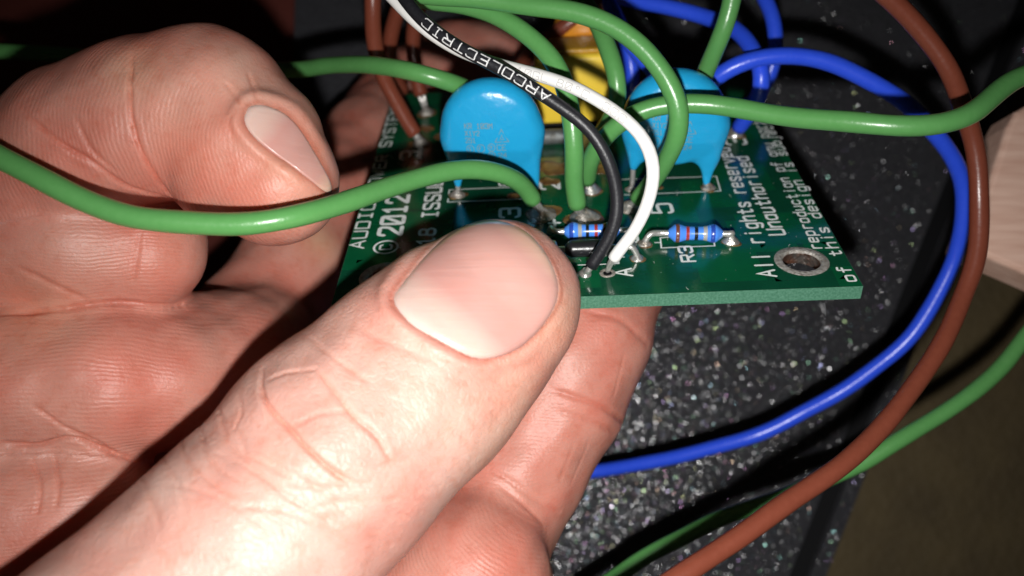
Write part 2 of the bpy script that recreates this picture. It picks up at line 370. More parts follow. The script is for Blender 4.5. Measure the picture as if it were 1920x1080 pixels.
# glitter: thousands of tiny mirror flakes lying at all angles on the panel
def flakes():
    rm = bpy.data.materials.new('glitter flake'); rm.use_nodes = True; nt = rm.node_tree; b = nt.nodes['Principled BSDF']
    at = nt.nodes.new('ShaderNodeAttribute'); at.attribute_name = 'tint'; nt.links.new(at.outputs['Color'], b.inputs['Base Color'])
    b.inputs['Metallic'].default_value = 1; b.inputs['Roughness'].default_value = .27
    n = 150000; U_ = rng.uniform(690, 1960, n); V_ = rng.uniform(-60, 1140, n)
    d = np.stack([(U_-960)/F, (540-V_)/F, -np.ones(n)], 1) @ RC.T; p = CAM+d*(-CAM[2]/d[:, 2])[:, None]
    s = (p[:, :2]-edge_a)@off; p = p[(s > .2) & ((s < 2.4) | (s > 6.6))]; s = s[(s > .2) & ((s < 2.4) | (s > 6.6))]; n = len(p)
    r = rng.uniform(.03, .07, n)*np.where(rng.random(n) < .06, 1.5, 1); tl = np.abs(rng.normal(0, .28, n)); az = rng.uniform(0, 6.283, n)
    nv = np.stack([np.sin(tl)*np.cos(az), np.sin(tl)*np.sin(az), np.cos(tl)], 1); a = np.cross(nv, [0, 1, .01]); a /= np.linalg.norm(a, axis=1)[:, None]; b_ = np.cross(nv, a)
    c = p.copy(); c[:, 2] = np.where(s <= 2.4, -.55, .05)+r*np.sin(tl); an = rng.uniform(0, 6.28, n)[:, None]+np.arange(5)*1.2566
    v = (c[:, None]+r[:, None, None]*(np.cos(an)[..., None]*a[:, None]+np.sin(an)[..., None]*b_[:, None])).reshape(-1, 3); f = np.arange(5*n).reshape(n, 5)
    h = rng.uniform(0, 6.28, n); c3 = .62+.24*np.cos(h[:, None]-np.array([0, 2.09, -2.09])); c3[rng.random(n) < .68] = (.8, .8, .82)
    tint = np.repeat(c3, 5, 0)
    o = mesh_obj('glitter', v, f, rm, panel, smooth=False, origin=np.zeros(3), attrs={'tint': tint}); o.location = -panel.location
    o['kind'] = 'stuff'
flakes()
FZ = -34.0
floor = slab('floor', [xy(-2500, 3000, FZ), xy(4500, 3000, FZ), xy(4500, -2000, FZ), xy(-2500, -2000, FZ)], FZ, FZ-6, M['floor']); props(floor, kind='structure')
cloth = slab('cloth', [xy(-900, 1900, -15), xy(555, 1900, -15), xy(575, -500, -15), xy(-900, -500, -15)], -15.0, -33.9, M['cloth']); props(cloth, kind='structure')

def wood():
    m = mat('pale beech', (.56, .36, .24), .55); nt = m.node_tree; b = nt.nodes['Principled BSDF']; tc = nt.nodes['Texture Coordinate']
    mp = nt.nodes.new('ShaderNodeMapping'); mp.inputs['Scale'].default_value = (.7, 6, 6); mp.inputs['Rotation'].default_value = (0, 0, .35); nt.links.new(tc.outputs['Object'], mp.inputs[0])
    nz = nt.nodes.new('ShaderNodeTexNoise'); nz.inputs['Scale'].default_value = 1.6; nz.inputs['Detail'].default_value = 8; nt.links.new(mp.outputs[0], nz.inputs['Vector'])
    cr = nt.nodes.new('ShaderNodeValToRGB'); cr.color_ramp.elements[0].position = .35; cr.color_ramp.elements[0].color = (.70, .43, .33, 1); cr.color_ramp.elements[1].position = .65; cr.color_ramp.elements[1].color = (.84, .565, .45, 1)
    nt.links.new(nz.outputs[0], cr.inputs[0]); nt.links.new(cr.outputs[0], b.inputs['Base Color'])
    z = 46.0
    pts = [xy(1815, 466, z), xy(2160, 615, z), xy(2300, -20, z), xy(1906, 208, z), xy(1890, 236, z)]
    o = slab('wooden_board', pts, z, z-7, m)
    bv = o.modifiers.new('bevel', 'BEVEL'); bv.width = .08; bv.segments = 3
    props(o, 'pale beech wooden board reaching in over the edge of the speckled black panel', 'wood board')
wood()

# ------------------------------------------------------------------ circuit board
def board():
    hl = [(49.7, 4.95, 2.05), (5.0, 4.95, 2.05)]
    # outline with drilled mounting holes: strip the face into a fan round each hole
    n = 28; v = []; f = []
    def ringv(cx, cy, r, z): return [(cx+r*math.cos(2*math.pi*k/n), cy+r*math.sin(2*math.pi*k/n), z) for k in range(n)]
    def sq(cx, cy, s, z):
        out = []
        for k in range(n):
            a = 2*math.pi*k/n; c, s_ = math.cos(a), math.sin(a); m = max(abs(c), abs(s_)); out.append((cx+s*c/m, cy+s*s_/m, z))
        return out
    mb = MB()
    S = 3.6
    for z, up in ((0.0, 1), (-BT, 0)):
        for cx, cy, r in hl:
            a = ringv(cx, cy, r, z); b = sq(cx, cy, S, z)
            mb.add(a+b, [((k+1) % n, k, n+k, n+(k+1) % n) if up else (k, (k+1) % n, n+(k+1) % n, n+k) for k in range(n)])
        y0, y1 = 4.95-S, 4.95+S
        rects = [(0, 0, BW, y0), (0, y1, BW, BD), (0, y0, 5.0-S, y1), (5.0+S, y0, 49.7-S, y1), (49.7+S, y0, BW, y1)]
        for x0, b0, x1, b1 in rects:
            q = [(x0, b0, z), (x1, b0, z), (x1, b1, z), (x0, b1, z)]; mb.add(q, [(0, 1, 2, 3) if up else (3, 2, 1, 0)])
    for cx, cy, r in hl:
        mb.add(ringv(cx, cy, r, 0)+ringv(cx, cy, r, -BT), [(k, (k+1) % n, n+(k+1) % n, n+k) for k in range(n)])
    o = mesh_obj('circuit_board', np.array(mb.v), mb.f, M['board'], None, smooth=False, origin=np.zeros(3))
    x, y, z, t = RC@exB, RC@dB, RC@nB, W(PLc)*U
    o.matrix_world = Matrix(((x[0], y[0], z[0], t[0]), (x[1], y[1], z[1], t[1]), (x[2], y[2], z[2], t[2]), (0, 0, 0, 1)))
    props(o, 'green printed circuit board pinched between thumb and fingers, with blue components', 'circuit board')
    e = MB(); g = .03
    for lo, hi in (((-.02, -g, -BT+.02), (BW+.02, -.002, -.02)), ((-g, 0, -BT+.02), (-.002, BD, -.02)), ((BW+.002, 0, -BT+.02), (BW+g, BD, -.02)), ((0, BD+.002, -BT+.02), (BW, BD+g, -.02))): e.box(lo, hi)
    e.build('laminate_edge', M['edge'], o, smooth=False)
    for cx, cy, r in hl:
        mb = MB(); prof = [(r-.10, -.25), (r-.06, .05), (r+.03, .09), (r+.30, .075), (r+.66, .06), (r+.78, .004)]
        mb.lathe(prof, (cx, cy, 0), 40, .008, caps=False); rg = mb.build('mounting_hole_ring', M['ring tin'], o)
        mb = MB(); mb.lathe([(r-.11, -BT+.05), (r-.13, -.9), (r-.105, -.2)], (cx, cy, 0), 36, .01, caps=False); mb.build('dark_bore', M['bore'], rg)
    return o
PCB = board()

def silk(name, txt, start, adv, size, w, ang=90, skew=0.0):
    """silkscreen lettering lying on the mask, one flat piece per character; start = board point of the baseline's beginning"""
    a = math.radians(ang); c, s = math.cos(a), math.sin(a)
    root = PCB
    if len(txt) > 1:
        root = bpy.data.objects.new(name, None); COL.objects.link(root); root.parent = PCB; root.empty_display_size = .1
    for i, ch in enumerate(txt):
        if ch == ' ': continue
        mb = MB()
        for k, (v, f) in enumerate(text_strokes(ch, adv, size, w)):
            mb.add([(start[0]+(x+i*adv)*c-y*s+skew*(x+i*adv), start[1]+(x+i*adv)*s+y*c, .012+.003*(k % 9)) for x, y in v], f)
        mb.build('letter' if len(txt) > 1 else name, M['silk'], root, smooth=False)
def lines(name, polys, w):
    for k, p in enumerate(polys):
        v, f = ribbon(np.array(p, float), w); MB().add([(x, y, .012+.003*k) for x, y in v], f).build(name, M['silk'], PCB, smooth=False)

silk('lettering', 'AUDIO POWER SYSTEMS', (1.75, 11.0), 2.20, 1.55, .27)
silk('lettering', '2012', (5.75, 13.6), 2.55, 2.6, .50)
v, f = ribbon(np.array([(1.35*math.cos(a), 1.35*math.sin(a)) for a in np.linspace(0, 2*math.pi, 33)]), .26)
MB().add([(4.35+x, 11.0+y, .013) for x, y in v], f).build('copyright_ring', M['silk'], PCB, smooth=False)
silk('copyright_letter', 'C', (5.0, 10.52), 1.35, 1.3, .26)
silk('lettering', '118 ISSUE 3', (9.75, 9.2), 2.03, 1.8, .35)
silk('lettering', 'All rights reserved', (46.35, 2.3), 1.62, 1.75, .31, skew=.04)
silk('lettering', 'Unauthorised', (49.35, 10.4), 1.66, 1.75, .31)
silk('lettering', 'reproduction of any part', (52.5, 7.2), 1.40, 1.30, .24, skew=.035)
silk('lettering', 'of this design is subject', (54.2, .9), 1.60, 1.30, .24, skew=.012)
silk('lettering', 'R3', (38.55, 5.7), 1.75, 1.4, .29)
silk('lettering', 'C', (18.6, 24.6), 1.9, 1.5, .25)
silk('lettering', 'A', (31.5, 3.4), 1.9, 1.8, .30)
silk('lettering', '5', (37.7, 16.2), 3.0, 2.5, .42)
silk('lettering', '2', (24.6, 23.2), 3.0, 2.3, .42)
silk('lettering', '3', (19.6, 16.6), 3.0, 2.3, .42)
silk('lettering', '3', (50.1, 33.4), 3.2, 2.6, .42)
silk('lettering', '3', (6.1, 33.2), 3.2, 2.6, .42)
silk('lettering', 'L', (32.9, 10.0), 2.4, 2.0, .34)
silk('polarity_mark', '+', (24.6, 14.1), 2.2, 1.8, .34)
lines('component_outline', [[(12.4, 24.0), (10.8, 24.0), (10.8, 22.9)], [(12.5, 24.05), (21.8, 24.05)], [(10.8, 21.7), (10.8, 20.9), (21.8, 20.9)]], .16)
lines('component_outline', [[(32.5, 24.9), (44.4, 24.7), (44.2, 20.9), (32.5, 20.9)]], .16)
p = [BP(*q)[:2] for q in ((1262, 444), (1238, 446), (1240, 465), (1340, 461), (1339, 454))]; lines('component_outline', [p, [BP(1228, 455)[:2], BP(1239, 455)[:2]]], .17)
p = [BP(*q)[:2] for q in ((1084, 497), (1125, 496), (1160, 494), (1160, 482), (1170, 482))]; lines('component_outline', [p], .17)

def joint(a, b, r=1.1, h=.9, m='solder', flux=0.0, wob=.06):
    mb = MB(); prof = [(r, .008), (r*.96, .10), (r*.72, h*.38), (r*.42, h*.72), (r*.22, h), (.02, h*1.05)]
    mb.lathe(prof, (a, b, 0), 24, wob); o = mb.build('solder_joint', M[m], PCB)
    if flux:
        mb = MB(); mb.lathe([(r*flux, .003), (r*flux*.95, .035), (r*.9, .06)], (a, b, 0), 28, .14); mb.build('flux_residue', M['flux'], PCB)
    return o
PADS = {}
def pad(key, u, v, *a, **k): q = BP(u, v); PADS[key] = q; joint(q[0], q[1], *a, **k)
pad('g1', 1018, 401, 1.75, .75, 'old solder', 1.22)
pad('g3', 1096, 408, 1.80, 1.1, 'old solder', 1.18)
pad('g6', 1107, 356, 1.35, 1.2, 'solder', 1.15)
pad('g4', 1180, 390, 1.5, .9, 'old solder', 1.1)
pad('br1', 788, 270, 1.2, 1.3, 'old solder', 1.3)
pad('br3', 800, 212, 1.2, 1.0, 'old solder', 1.3)
pad('b1', 1378, 252, 1.15, 1.6, 'solder', 1.2)
pad('bk', 1097, 514, .75, .8, 'solder')
pad('c1', 858, 366, 1.0, .8, 'old solder', 1.1)
pad('c1b', 962, 368, .8, .3, 'flux')
pad('c2', 1328, 352, .9, .7, 'old solder', 1.15)
pad('c2b', 1184, 356, .8, .6, 'old solder')
pad('r3a', 1209, 458, .75, .6, 'old solder', 1.15)
pad('r3b', 1370, 453, .95, .9, 'solder', 1.08)
pad('d1', 1195, 485, .75, .7, 'solder', 1.1)
pad('r2a', 1183, 460, .65, .6, 'solder')
pad('via', 1237, 352, .45, .1, 'flux')
# open plated hole where the white lead goes through
q = BP(1139, 512); PADS['wh'] = q
mb = MB(); mb.lathe([(.45, .004), (.45, .03), (.62, .06), (.80, .05), (.86, .004)], (q[0], q[1], 0), 28, .02, caps=False); mb.build('plated_hole', M['tin'], PCB)
mb = MB(); mb.lathe([(.46, .002), (.44, .006)], (q[0], q[1], 0), 20); mb.build('dark_bore', M['groove'], PCB)  # flat black disc on the mask, painted in for the hole's dark inside
# scorched flux patches round the middle pads
for (u, v, r) in ((1040, 315, 2.2), (1130, 318, 1.5), (1030, 340, 1.2), (835, 255, 1.6), (800, 240, 1.2)):
    q = BP(u, v); mb = MB(); mb.lathe([(r, .003), (r*.93, .03), (r*.6, .07), (.05, .08)], (q[0], q[1], 0), 30, .16); mb.build('flux_residue', M['flux'], PCB)

def cap_mesh(name, a, b, h0, legs, yaw, marks):
    """dipped disc capacitor: disc with shoulders running down into its two legs"""
    h = .22; xs = np.arange(-7.6, 7.6, h); ys = np.arange(-2.6, 2.6, h); zs = np.arange(.2, 17.2, h)
    X, Y, Z = np.meshgrid(xs, ys, zs, indexing='ij')
    d = np.sqrt(X**2+(Z-h0)**2)-6.0
    def sm(a_, b_, k): t = np.clip(.5+.5*(b_-a_)/k, 0, 1); return b_*(1-t)+a_*t-k*t*(1-t)
    for (x0, z0, r0), (x1, z1, r1) in legs:
        ax, az = x1-x0, z1-z0; t = np.clip(((X-x0)*ax+(Z-z0)*az)/(ax*ax+az*az), 0, 1)
        d = sm(d, np.sqrt((X-x0-ax*t)**2+(Z-z0-az*t)**2)-(r0+(r1-r0)*t), 1.6)
    def TH(x, z): return (1.55+.75*np.clip(1-(x**2+(z-h0)**2)/36, 0, 1))*np.clip((z-.3)/6.5, .22, 1)**.8
    th = TH(X, Z)
    q = np.abs(Y)-th
    R = 1.5*np.clip((Z-.3)/6.5, .3, 1)
    D = np.minimum(np.maximum(d+R, q+R), 0)+np.sqrt(np.maximum(d+R, 0)**2+np.maximum(q+R, 0)**2)-R
    v, f = surface_nets(D, np.array([xs[0], ys[0], zs[0]]), h); v = relax(v, f, 3)
    c, s = math.cos(yaw), math.sin(yaw)
    def tr(p): p = np.asarray(p, float); return np.stack([a+p[:, 0]*c-p[:, 1]*s, b+p[:, 0]*s+p[:, 1]*c, p[:, 2]], 1)
    o = mesh_obj(name, tr(v), f, M['cap'], PCB)
    for (x0, z0, r0), (x1, z1, r1) in legs:
        mb = MB(); mb.tube(tr([(x1, 0, z1+.8), (x1*1.01, 0, z1*.5), (x1*1.02, 0, .1)]), .32, 10, .3); mb.build('lead', M['copper strand'], o)
    mb = MB(); kk = 0
    def put(vv, ff, x, z):
        nonlocal kk
        kk += 1; mb.add(tr([(x+p[0], -TH(x+p[0], np.float64(z+p[1]))-.012-.002*(kk % 7), z+p[1]) for p in vv]), ff)
    for txt, x, z, adv, size in marks:
        if txt == 'TRI':
            vv, ff = ribbon(np.array([(0, 0), (size, 0), (size/2, size*1.0), (0, 0)]), .09); put(vv, ff, x, z)
            vv, ff = ribbon(np.array([(size*.38, size*.2), (size*.62, size*.2), (size*.5, size*.55), (size*.38, size*.2)]), .07); put(vv, ff, x, z)
        elif txt[0] == '(':
            r = size/2; vv, ff = ribbon(np.array([(r*.95*math.cos(t), r*1.15*math.sin(t)) for t in np.linspace(0, 6.283, 21)]), .08); put(vv, ff, x+r, z+r)
            for vv, ff in text_strokes(txt[1:], adv, size*.55, .08): put(vv, ff, x+r*.6, z+r*.5)
        else:
            for vv, ff in text_strokes(txt, adv, size, .09, .3): put(vv, ff, x, z)
    mb.build('marking', M['cap ink'], o, smooth=False)['kind'] = 'stuff'
    return o
MK = [('KR 103M', -2.9, 9.9, .48, .62), ('X1Y2', -2.9, 9.0, .45, .6), ('251', -2.9, 8.1, .42, .6), ('TRI', .55, 8.15, .3, 1.6), ('(S', -2.9, 6.75, .3, .95), ('(F', -1.65, 6.85, .3, .95),
      ('(H', -.35, 7.05, .3, .85), ('CE', .75, 7.05, .6, .75), ('(N', -.35, 6.05, .3, .8), ('24', .85, 6.0, .55, .65), ('H15D2', -2.9, 5.85, .45, .55), ('(V', -1.3, 4.95, .3, .8), ('(D', -.35, 4.95, .3, .8)]
GL['F'] = ['0,0 0,6 4,6', '0,3 3,3']; GL['N'] = ['0,0 0,6 4,0 4,6']; GL['V'] = ['0,6 2,0 4,6']; GL['G'] = GL['C']+['4,1 4,2.6 2.4,2.6']
c1 = PADS['c1']
cap_mesh('disc_capacitor', 16.7, 22.4, 9.1, [((-4.3, 7.5, 1.6), (-4.62, 1.5, .45)), ((4.0, 8, 2.0), (4.7, .9, .7)), ((2.5, 5, 1.5), (3.4, 2.6, 1.0))], math.radians(-3), MK)
cap_mesh('disc_capacitor', 38.3, 22.4, 9.2, [((-3.9, 8, 2.2), (-4.6, 3.0, .55)), ((4.3, 8, 1.9), (4.35, .6, .45)), ((3.6, 7.5, 2.0), (4.2, 4.4, 1.0))], math.radians(-4), [(t, x+.2, z, a_, s_) for t, x, z, a_, s_ in MK])

def resistor(u0, v0, u1, v1, h, bands, lead_pads, name='resistor', bulge=True):
    A, B = BP(u0, v0, h), BP(u1, v1, h); ax = B-A; Lr = np.linalg.norm(ax); ax /= Lr; mb = MB()
    r = .95
    prof = []
    for t in np.linspace(0, 1, 33):
        e = min(t, 1-t)*Lr
        rr = r*(.80+.30*math.exp(-((e-1.15)/.62)**2)) if bulge else r
        rr *= min(1, math.sqrt(max(e, 0)/.75)*.82+.18) if e < .75 else 1
        prof.append((rr, t*Lr))
    mb.lathe(prof, A, 28, 0, axis=ax); o = mb.build(name, M['resistor'] if bulge else M['diode'], PCB)
    for t, wd, m in bands:
        mb = MB(); pr = []
        for k in range(5):
            tt = t+wd*(k/4-.5)/Lr; e = min(tt, 1-tt)*Lr
            rr = r*(.80+.30*math.exp(-((e-1.15)/.62)**2)) if bulge else r
            rr *= min(1, math.sqrt(max(e, 0)/.75)*.82+.18) if e < .75 else 1
            pr.append((rr+.012, tt*Lr))
        mb.lathe(pr, A, 28, 0, axis=ax, caps=False); mb.build('colour_band', M[m], o)
    for end, pd, sg in ((A, lead_pads[0], -1), (B, lead_pads[1], 1)):
        if pd is None: continue
        q = np.array([pd[0], pd[1], .3]); mb = MB(); k = end+ax*sg*.9
        mb.tube([end-ax*sg*.3, k, (k*.35+q*.65)+np.array([0, 0, h*.55]), q], .34, 12, .2); mb.build('lead', M['copper strand'], o)
    return o
resistor(1251, 437, 1357, 438, 1.15, [(.18, .42, 'brown_band'), (.36, .36, 'red_band'), (.51, .38, 'black_band'), (.67, .42, 'grey_band'), (.80, .46, 'blue_band')], (PADS['r3a'], PADS['r3b']))
resistor(1056, 434, 1164, 432, 1.15, [(.14, .46, 'blue_band'), (.29, .42, 'grey_band'), (.42, .36, 'black_band'), (.57, .36, 'red_band'), (.72, .4, 'brown_band')], (BP(1030, 440), PADS['r2a']))
dd = resistor(1058, 467, 1150, 464, 1.45, [(.80, .5, 'grey_band')], (BP(1035, 470), PADS['d1']), 'diode', False)

# yellow box component and the orange dipped disc behind it
mb = MB(); mb.box((22.2, 41.0, .5), (33.4, 48.0, 10.4), .7); yb = mb.build('yellow_film_capacitor', M['yellow'], PCB)
mb = MB(); mb.box((22.6, 41.9, 10.2), (33.0, 47.2, 11.0), .35); mb.build('end_seal', mat('potting resin', (.50, .27, .02), .35, bump=(14, .8, .02)), yb)
mb = MB(); mb.box((22.5, 40.9, .02), (33.0, 47.9, .75), .2); mb.build('base_foot', M['groove'], yb)
mb = MB(); prof = [(.1, -2.2), (3.5, -2.1), (5.2, -1.4), (5.8, 0), (5.2, 1.4), (3.5, 2.1), (.1, 2.2)]
mb.lathe(prof, (30.4, 50.6, 9.3), 40, 0, axis=(0, 1, 0)); od = mb.build('orange_varistor', M['orange'], PCB)
for x in (27.2, 33.2): mb = MB(); mb.tube([(x, 50.6, 5.6), (x, 50.6, 2), (x, 50.6, .05)], .35, 10); mb.build('lead', M['copper strand'], od)
q = BP(1040, 272); mb = MB(); mb.lathe([(1.0, -2.2), (1.05, -2), (1.05, 2), (1.0, 2.2)], (q[0]+.2, q[1]+.6, 1.0), 20, 0, axis=(1, 0, 0)); mb.build('fuse_cap', mat('dull nickel', (.20, .22, .23), .55, .5, bump=(10, .8, .03), var=(6, .8, (.08, .07, .05))), PCB)

# dust and lint on the board
def dust():
    mb = MB()
    for k in range(260):
        a, b = random.uniform(.5, BW-.5), random.uniform(.5, 40); r = random.uniform(.025, .07); mb.add([(a+r*math.cos(t), b+r*math.sin(t), .035+random.uniform(0, .03)) for t in (0, 2.1, 4.2)], [(0, 1, 2)])
    for k in range(26):
        a, b = random.uniform(.5, BW-.5), random.uniform(.5, 36); t = random.uniform(0, 6.28); l = random.uniform(.3, 1.5); pts = [(a+l*(i/4)*math.cos(t+.5*i/4), b+l*(i/4)*math.sin(t+.5*i/4), .05) for i in range(5)]
        mb.tube(pts, .018, 5, .2)
    o = mb.build('dust', mat('lint', (.6, .6, .58), .8), PCB); o['kind'] = 'stuff'
dust()

# ------------------------------------------------------------------ wires
R0 = 1.05
def wire(name, label, col, pts, group, r=R0, pad=None, strands=0, cat='wire'):
    """pts: (u, v, depth in mm) along the lead; pad: board point its conductor runs to"""
    path = np.array([P(*p) for p in pts]); c, rad = sweep_path(path, r)
    sl = np.concatenate([[0], np.cumsum(np.linalg.norm(np.diff(c, axis=0), axis=1))]); q = rng.uniform(0, 6.28, 8)
    wob = np.stack([np.sin(sl/4.1+q[0])+.6*np.sin(sl/1.9+q[1]), np.sin(sl/3.7+q[2])+.6*np.sin(sl/2.2+q[3]), np.sin(sl/4.6+q[4])+.6*np.sin(sl/1.7+q[5])], 1)   # hand-bent leads are never quite fair
    c = c+.09*wob*np.clip((sl[-1]-sl)/4, 0, 1)[:, None]; rad = rad*(1+.014*np.sin(sl/2.3+q[6])+.01*np.sin(sl/.9+q[7]))
    v, f = tube_mesh(c, rad, 22); o = mesh_obj(name, v, f, M[col]); props(o, label, cat, group)
    if pad is not None:
        e = B2W(pad[0], pad[1], .25); t = c[-1]-c[-4]; t /= np.linalg.norm(t); mb = MB()
        if strands:
            for k in range(strands):
                an = 6.283*k/strands; dx = np.array([math.cos(an), math.sin(an), 0])*r*.42
                mb.tube([c[-1]-t*.6+dx, c[-1]+t*.5+dx*.9, e+dx*.5], r*.17, 8, .2)
        else: mb.tube([c[-1]-t*.6, c[-1]+t*.5, (c[-1]+t*.5)*.5+e*.5, e], r*.52, 14, .2)
        ch = mb.build('conductor', M['copper strand'], o); ch.location = -o.location
    return o, c
def print_on(o, c, r, txt, s0, adv, size, w, m, ang=0.0, flip=False):
    """lettering wrapped on the insulation, on the side that faces the reader"""
    seg = np.linalg.norm(np.diff(c, axis=0), axis=1); S = np.concatenate([[0], np.cumsum(seg)])
    t, nr, bi = frames(c, CAM)
    for i, one in enumerate(txt):
        if one == ' ': continue
        mb = MB()
        for k, (v, f) in enumerate(text_strokes(one, adv, size, w, .15)):
            vv = []
            for x, y in v:
                x = x+i*adv; s = s0-x if flip else s0+x; yy = (y-size/2)*(1 if flip else -1)
                pc = np.array([np.interp(s, S, c[:, j]) for j in range(3)]); n_ = np.array([np.interp(s, S, nr[:, j]) for j in range(3)]); b_ = np.array([np.interp(s, S, bi[:, j]) for j in range(3)])
                a = yy/r+ang; vv.append(pc+(r+.015+.003*(k % 6))*(math.cos(a)*n_+math.sin(a)*b_))
            mb.add(vv, f)
        ch = mb.build('letter', m, o, smooth=False); ch.location = -o.location

GW, BWr, BRW = 'green leads soldered to the board', 'blue leads behind the board', 'brown leads of the board'
wire('green_wire', 'green wire looping in front of the curled finger and past the capacitor marked with print', 'green',
     [(-120, 225, 77), (-30, 278, 77), (60, 325, 77), (150, 372, 77), (250, 407, 77), (350, 420, 77.3), (450, 420, 77.8), (550, 405, 79), (650, 378, 83), (750, 345, 88), (840, 322, 92), (900, 315, 94), (950, 326, 96), (983, 352, 99), (1001, 377, 100.8)], GW, pad=PADS['g1'], strands=9)
wire('green_wire', 'green wire that disappears behind the curled finger and ends behind the printed blue capacitor', 'green',
     [(-90, 92, 121), (0, 94, 121), (110, 103, 121), (250, 118, 121), (400, 130, 120), (545, 130, 116), (620, 123, 110), (700, 122, 103.5), (780, 135, 100), (850, 155, 101), (905, 185, 106), (935, 230, 111), (945, 270, 114)], GW)
wire('green_wire', 'green wire dropping straight down in the middle to a big shiny solder pad', 'green',
     [(700, -40, 97), (790, -4, 96), (870, 8, 95), (940, 33, 94), (1000, 75, 93), (1045, 130, 92.5), (1068, 200, 92.5), (1076, 280, 93.5), (1078, 345, 96.5), (1083, 386, 98.9)], GW, pad=PADS['g3'], strands=9)
wire('green_wire', 'green wire forming the large arch over the two crossing leads and the second capacitor', 'green',
     [(720, -20, 93), (820, -8, 92.5), (910, -4, 92), (1000, 10, 91), (1080, 25, 90), (1150, 52, 89.5), (1210, 95, 89.5), (1252, 145, 89.5), (1274, 200, 90), (1271, 250, 91.5), (1250, 300, 95), (1222, 342, 99), (1195, 376, 101.6)], GW, pad=PADS['g4'], strands=9)
wire('green_wire', 'green wire bending down beside the yellow component', 'green',
     [(1060, -30, 104), (1105, 20, 101), (1135, 75, 99), (1155, 130, 98), (1158, 185, 99), (1143, 230, 103), (1120, 265, 108), (1108, 300, 112.5)], GW)
wire('green_wire', 'long green wire running right from the middle pad across the brown lead', 'green',
     [(1101, 338, 104), (1104, 312, 101.5), (1125, 268, 98), (1160, 232, 95.5), (1210, 206, 94.3), (1280, 196, 93.5), (1360, 200, 92.5), (1450, 212, 90.5), (1560, 226, 87.5), (1680, 237, 85), (1760, 234, 84.5), (1818, 215, 85), (1858, 182, 86), (1893, 152, 87), (1935, 135, 88), (2010, 128, 90)][::-1], GW, pad=PADS['g6'], strands=9)
wire('green_wire', 'short green wire rising from behind the right capacitor out of the top edge', 'green',
     [(1380, -60, 96), (1371, 0, 97), (1360, 48, 98), (1344, 92, 100), (1322, 142, 103), (1306, 185, 107), (1298, 230, 112)], GW)
wire('green_wire', 'dark green wire at the bottom, half hidden under the thick brown lead', 'green',
     [(2010, 535, 116), (1922, 633, 115), (1885, 680, 114.5), (1840, 724, 114), (1750, 786, 113.5), (1665, 838, 113), (1600, 876, 113), (1500, 920, 113), (1410, 950, 113), (1333, 980, 113), (1233, 1032, 112), (1167, 1074, 111), (1080, 1130, 110)], GW)
o, c = wire('white_wire', 'thin white wire with faint grey print curving down to the open hole', 'white',
     [(690, -45, 94), (735, -6, 93), (785, 42, 92), (850, 90, 91), (920, 117, 89), (1000, 139, 87), (1080, 166, 85.5), (1150, 202, 84.5), (1200, 248, 84.2), (1223, 300, 84.2), (1224, 350, 85), (1208, 400, 86.5), (1180, 444, 88.3), (1158, 472, 89.7), (1150, 486, 90.3)], 'thin signal leads', r=.65, pad=PADS['wh'], strands=7)
seg = np.concatenate([[0], np.cumsum(np.linalg.norm(np.diff(c, axis=0), axis=1))])
for tx, pu, pv, pz in (('10GL', 978, 133, 87.5), ('80*C', 1052, 156, 86), ('300', 1142, 198, 84.6)):
    print_on(o, c, .65, tx, seg[np.argmin(np.linalg.norm(c-P(pu, pv, pz), axis=1))], .95, .75, .08, M['grey ink'], .15)
o, c = wire('black_wire', 'thin black wire with white printed capitals crossing in front of the capacitor', 'black',
     [(725, -60, 90), (757, -6, 88.5), (800, 45, 87.5), (868, 96, 86.5), (938, 131, 86), (1000, 163, 85.5), (1060, 203, 85.3), (1108, 246, 85.5), (1140, 295, 86), (1156, 345, 87), (1157, 395, 88), (1143, 440, 89), (1122, 477, 90), (1107, 501, 90.6)], 'thin signal leads', r=.67, pad=PADS['bk'])
seg = np.concatenate([[0], np.cumsum(np.linalg.norm(np.diff(c, axis=0), axis=1))]); k = np.argmin(np.linalg.norm(c-P(1030, 182, 85.4), axis=1))
print_on(o, c, .67, 'ARCOLECTRIC', seg[k], 1.40, .90, .145, M['white ink'], 0.0, flip=True)

wire('blue_wire', 'blue wire arching over the top and bending down to its soldered end on the board', 'blue',
     [(1090, -30, 120), (1170, -4, 119), (1240, 10, 117), (1310, 26, 115), (1368, 52, 112), (1408, 88, 109), (1428, 130, 107), (1426, 170, 108), (1410, 205, 111), (1385, 240, 115)], BWr, pad=PADS['b1'])
wire('blue_wire', 'short blue wire coming straight down from the top edge', 'blue',
     [(1405, -70, 122), (1428, -10, 121), (1448, 35, 120), (1455, 85, 120), (1446, 130, 121), (1420, 180, 123), (1375, 225, 126)], BWr)
wire('blue_wire', 'long blue wire sweeping round in a big loop across the speckled panel', 'blue',
     [(1290, 215, 112), (1318, 172, 109), (1355, 137, 107), (1400, 115, 106), (1450, 106, 105.5), (1505, 108, 105.5), (1560, 119, 105.5), (1620, 143, 105.5), (1680, 180, 106), (1732, 226, 107.5), (1780, 288, 110), (1804, 350, 112), (1806, 420, 114), (1788, 495, 116), (1748, 572, 118), (1688, 648, 120), (1600, 720, 122.5), (1500, 778, 125), (1400, 820, 127), (1300, 850, 130), (1200, 870, 133), (1105, 884, 136), (980, 900, 138)], BWr)
wire('blue_wire', 'blue wire just behind the bend of green lead beside the yellow component', 'blue',
     [(1120, -40, 124), (1150, 20, 122), (1172, 80, 121), (1186, 130, 121), (1184, 180, 123), (1175, 215, 126)], BWr)
wire('blue_wire', 'blue wire slanting under the large green arch towards the right capacitor', 'blue',
     [(1140, 0, 116), (1165, 55, 115), (1195, 100, 115), (1228, 142, 116.5), (1262, 190, 120)], BWr)

